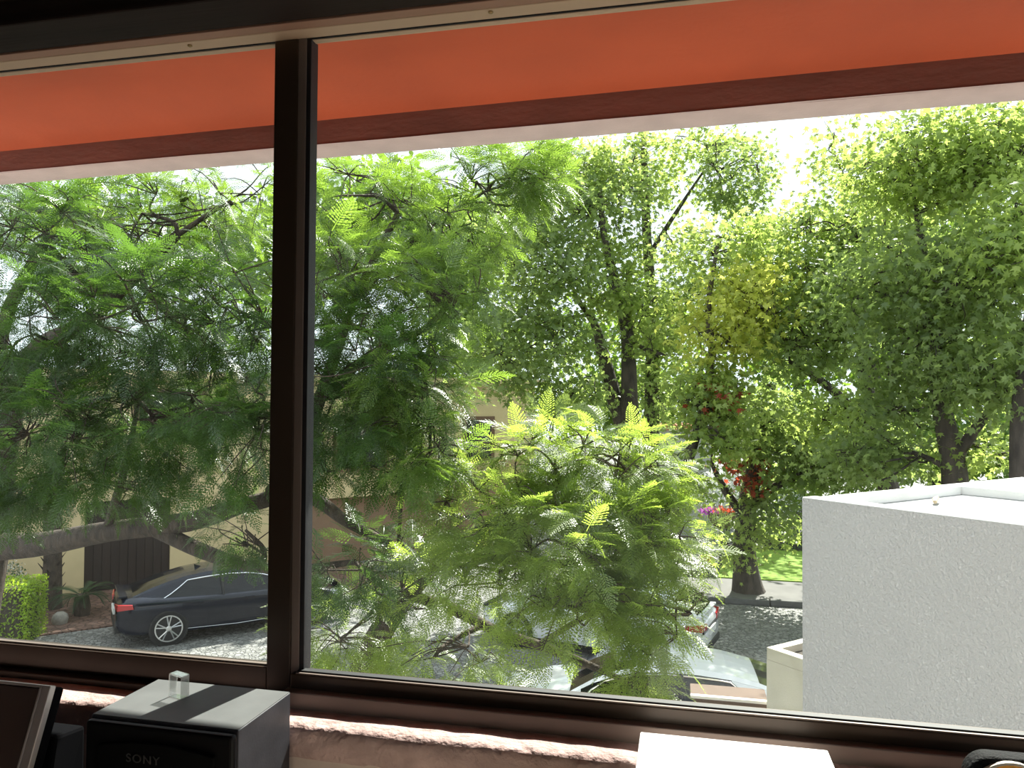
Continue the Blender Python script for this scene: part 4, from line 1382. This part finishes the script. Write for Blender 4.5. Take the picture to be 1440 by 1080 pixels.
# ------------------------------------------------------------------ shrubs, hedges, pots
def hedge(name, label, x0, x1, y0, y1, z1, n, mk, leaf, rz=0, org=(0, 0), cat='hedge'):
    t = thing(name, label, cat, (org[0], org[1], 0), rz)
    MB().box(x0 + .12, x1 - .12, y0 + .12, y1 - .12, 0, z1 - .12).build('stems', M['soil'], t, bevel=.05)
    A = np.array([[x1 - x0, y1 - y0, z1]])
    pos = np.stack([RNG.uniform(x0, x1, n), RNG.uniform(y0, y1, n), RNG.uniform(.03, z1, n)], 1)
    face = RNG.integers(0, 5, n)
    nrm = RNG.normal(size=(n, 3)) * .5
    for k, (ax_, v, d) in enumerate(((0, x0, -1), (0, x1, 1), (1, y0, -1), (1, y1, 1), (2, z1, 1))):
        s = face == k
        pos[s, ax_] = v - d * np.abs(RNG.normal(size=s.sum())) * .07
        nrm[s, ax_] += d
        nrm[s, 2] += .4
    W, F = scatter(OVAL, pos, nrm, leaf * RNG.uniform(.7, 1.3, n), np.zeros(3))
    o = mesh_np('foliage', W, F, M[mk], t)
    o['kind'] = 'stuff'
    return t


hc = on_ground(50, 900)
hedge('clipped_hedge', 'clipped bright green hedge in the sun at the lower left corner', -2.6, 0, -.45, .55, 1.26, 9000, 'leaf_hedge', .06, R(20), (float(hc[0]), float(hc[1])))
hedge('dark_hedge', 'low dark green hedge at the back of the lawn', 1.8, 12, 26.9, 28.0, .75, 7000, 'leaf_dark', .13)


def shrub(name, label, c, rad, n, mk, leaf, mk2=None, n2=0, cat='shrub', stem=True):
    t = thing(name, label, cat, (float(c[0]), float(c[1]), 0))
    z = float(c[2])
    st_ = MB()
    for k in range(5):
        a = k * 1.26
        st_.tube(catmull([(0, 0, 0), (.15 * math.cos(a) * rad[0], .15 * math.sin(a) * rad[1], z * .55), (.5 * math.cos(a) * rad[0], .5 * math.sin(a) * rad[1], z)], 3), .025, 5)
    st_.build('stems', M['bark2'], t)
    for nm, nn, mm in (('leaves', n2, mk2), ('blossoms' if mk2 else 'leaves', n, mk)):
        if not nn: continue
        u = RNG.normal(size=(nn, 3)); u /= np.linalg.norm(u, axis=1, keepdims=True)
        u *= RNG.uniform(.2, 1, (nn, 1)) ** .4
        pos = u * np.array(rad) + np.array([0, 0, z]) + RNG.normal(size=(nn, 3)) * .06
        W, F = scatter(OVAL, pos, u * .6 + RNG.normal(size=(nn, 3)) * .5 + np.array([0, 0, .5]), leaf * RNG.uniform(.7, 1.3, nn), np.zeros(3))
        o = mesh_np(nm, W, F, M[mm], t)
        o['kind'] = 'stuff'
    return t


shrub('blossom_shrub', 'shrub covered in white blossom behind the lone tree', at(1020, 695, 25.8), (1.15, .7, .8), 1900, 'white_flower', .13, 'leaf_far', 200)
shrub('blossom_shrub', 'smaller white blossoming shrub right of the lone tree trunk', at(1095, 705, 29.2), (.9, .7, .55), 600, 'white_flower', .12, 'leaf_far', 400)
shrub('blossom_shrub', 'white flowering shrub behind the clipped hedge at the left', at(6, 812, 14.4), (.42, .4, .32), 350, 'white_flower', .05, 'leaf_dark', 900)

# flower bowl on a pedestal
fb = at(1015, 728, 24.5)
fbt = thing('flower_bowl', 'brown bowl planter with red and purple flowers left of the lone tree', 'planter', (float(fb[0]), float(fb[1]), 0))
zb_ = float(fb[2])
MB().lathe([(.16, 0), (.12, .1), (.09, .3), (.09, zb_ - .4), (.14, zb_ - .3)], 14).build('pedestal', M['kerb'], fbt, smooth=True)
MB().lathe([(.12, zb_ - .32), (.28, zb_ - .22), (.40, zb_ - .02), (.43, zb_ + .16), (.39, zb_ + .16), (.34, zb_ + .05)], 22).build('bowl', M['terracotta_wall'], fbt, smooth=True)
for nm, mk, nn, cc, rr in (('red_flowers', 'leaf_r', 160, (.10, -.1, zb_ + .24), (.42, .3, .10)), ('purple_flowers', 'purple_flower', 170, (-.42, -.1, zb_ + .22), (.24, .2, .12))):
    u = RNG.normal(size=(nn, 3)) * .5
    W, F = scatter(OVAL, u * np.array(rr) + np.array(cc), RNG.normal(size=(nn, 3)) + np.array([0, 0, .6]), np.full(nn, .10), np.zeros(3))
    o = mesh_np(nm, W, F, M[mk], fbt)
    o['kind'] = 'stuff'

# terracotta pot with a spiky plant on the lower step
pp = (.62, 22.85)
pot = thing('spiky_pot', 'round terracotta pot with a spiky plant on the stone step', 'pot', (pp[0], pp[1], .30))
MB().lathe([(.10, 0), (.19, .08), (.22, .20), (.19, .31), (.15, .34), (.14, .33)], 20).build('pot', M['terracotta'], pot, smooth=True)
for k in range(16):
    a = k * 2.4
    o = MB()
    l = random.uniform(.22, .36)
    d = Vector((math.cos(a), math.sin(a), 0))
    wv = Vector((-d.y, d.x, 0)) * .018
    b0 = d * .05 + Vector((0, 0, .32))
    b1_ = d * (.05 + l * .35) + Vector((0, 0, .32 + l * .6))
    b2_ = d * (.05 + l * .75) + Vector((0, 0, .32 + l * .85))
    o.add([b0 - wv, b0 + wv, b1_ + wv, b1_ - wv, b2_, b0 + Vector((0, 0, -.01)), b1_ + Vector((0, 0, -.012))], [(0, 1, 2, 3), (3, 2, 4), (0, 5, 6, 3), (5, 1, 2, 6), (3, 6, 4), (6, 2, 4)])
    o.build('blade', M['cycad'], pot)

# palm trunk and cycad by the garage
pc = gr(75, 15.6)
pm = thing('palm', 'dark shaggy palm trunk beside the garage wall at the left', 'palm', (float(pc[0]), float(pc[1]), 0))
MB().tube([(0, 0, 0), (.02, 0, 1.2), (-.02, 0, 2.6), (0, .02, 3.6)], [.24, .20, .21, .18], 12).build('trunk', M['bark'], pm, smooth=True)
for k in range(54):
    a, z = k * 2.4, .25 + 3.2 * k / 54
    d = Vector((math.cos(a), math.sin(a), 0))
    s_ = Vector((-d.y, d.x, 0)) * .055
    b0 = d * .17 + Vector((0, 0, z))
    b1_ = d * .30 + Vector((0, 0, z + .16))
    MB().add([b0 - s_, b0 + s_, b1_ + s_ * .3, b1_ - s_ * .3, b0 + Vector((0, 0, -.06))], [(0, 1, 2, 3), (4, 0, 3), (4, 3, 2), (4, 2, 1)]).build('leaf_base', M['bark'], pm)


def pinnate(L, nn, w_, droop):
    V, F = [], []
    cv = lambda t: np.array([L * t * (1 - .2 * t), 0, L * (.45 * t - droop * t * t)])
    for i in range(9):
        p = cv(i / 8)
        V += [p + [0, .010, 0], p - [0, .010, 0], p + [0, 0, .012]]
    for i in range(8):
        a = 3 * i
        F += [(a, a + 3, a + 5), (a, a + 5, a + 2), (a + 1, a + 2, a + 5), (a + 1, a + 5, a + 4), (a, a + 1, a + 4), (a, a + 4, a + 3)]
    for k in range(nn):
        t = .12 + .88 * k / nn
        b = cv(t)
        ln = w_ * math.sin(math.pi * (.08 + .88 * t)) ** .6
        for s in (1, -1):
            i0 = len(V)
            d = np.array([.45, s * .85, .15])
            V += [b - [.012, 0, 0], b + [.014, 0, 0], b + d * ln]
            F.append((i0, i0 + 1, i0 + 2))
    return np.array(V), np.array(F)


CY = pinnate(1.15, 26, .22, .55)


def rosette(name, label, c, z, n, sc, cat='plant', mat='cycad', lo=5, hi=50):
    t = thing(name, label, cat, (float(c[0]), float(c[1]), 0))
    MB().lathe([(.16, 0), (.19, z * .5), (.15, z), (.05, z + .06)], 12).build('stem', M['bark'], t, smooth=True)
    me = None
    for k in range(n):
        o = mesh_np('leaf', CY[0], CY[1], M[mat], t) if me is None else link('leaf', me, t)
        me = o.data
        o.location = (0, 0, z)
        o.rotation_euler = (RNG.uniform(-.2, .2), -R(RNG.uniform(lo - 25, hi - 25)), k * 2.4)
        o.scale = (sc * RNG.uniform(.8, 1.1),) * 3
    return t


rosette('cycad', 'dark cycad with arching leaves at the foot of the palm', gr(118, 15.3), .45, 20, .8)
rosette('cycad', 'second dark cycad between palm and clipped hedge', gr(30, 15.4), .5, 14, .6)
rk = MB().lathe([(.10, 0), (.24, .05), (.28, .2), (.24, .36), (.12, .45), (.03, .46)], 14).build('boulder', M['pale_stone'], smooth=True)
rk.location = gr(88, 14.6)
rk.scale = (.62, .62, .62)
tag(rk, 'pale rounded stone at the foot of the palm', 'stone')
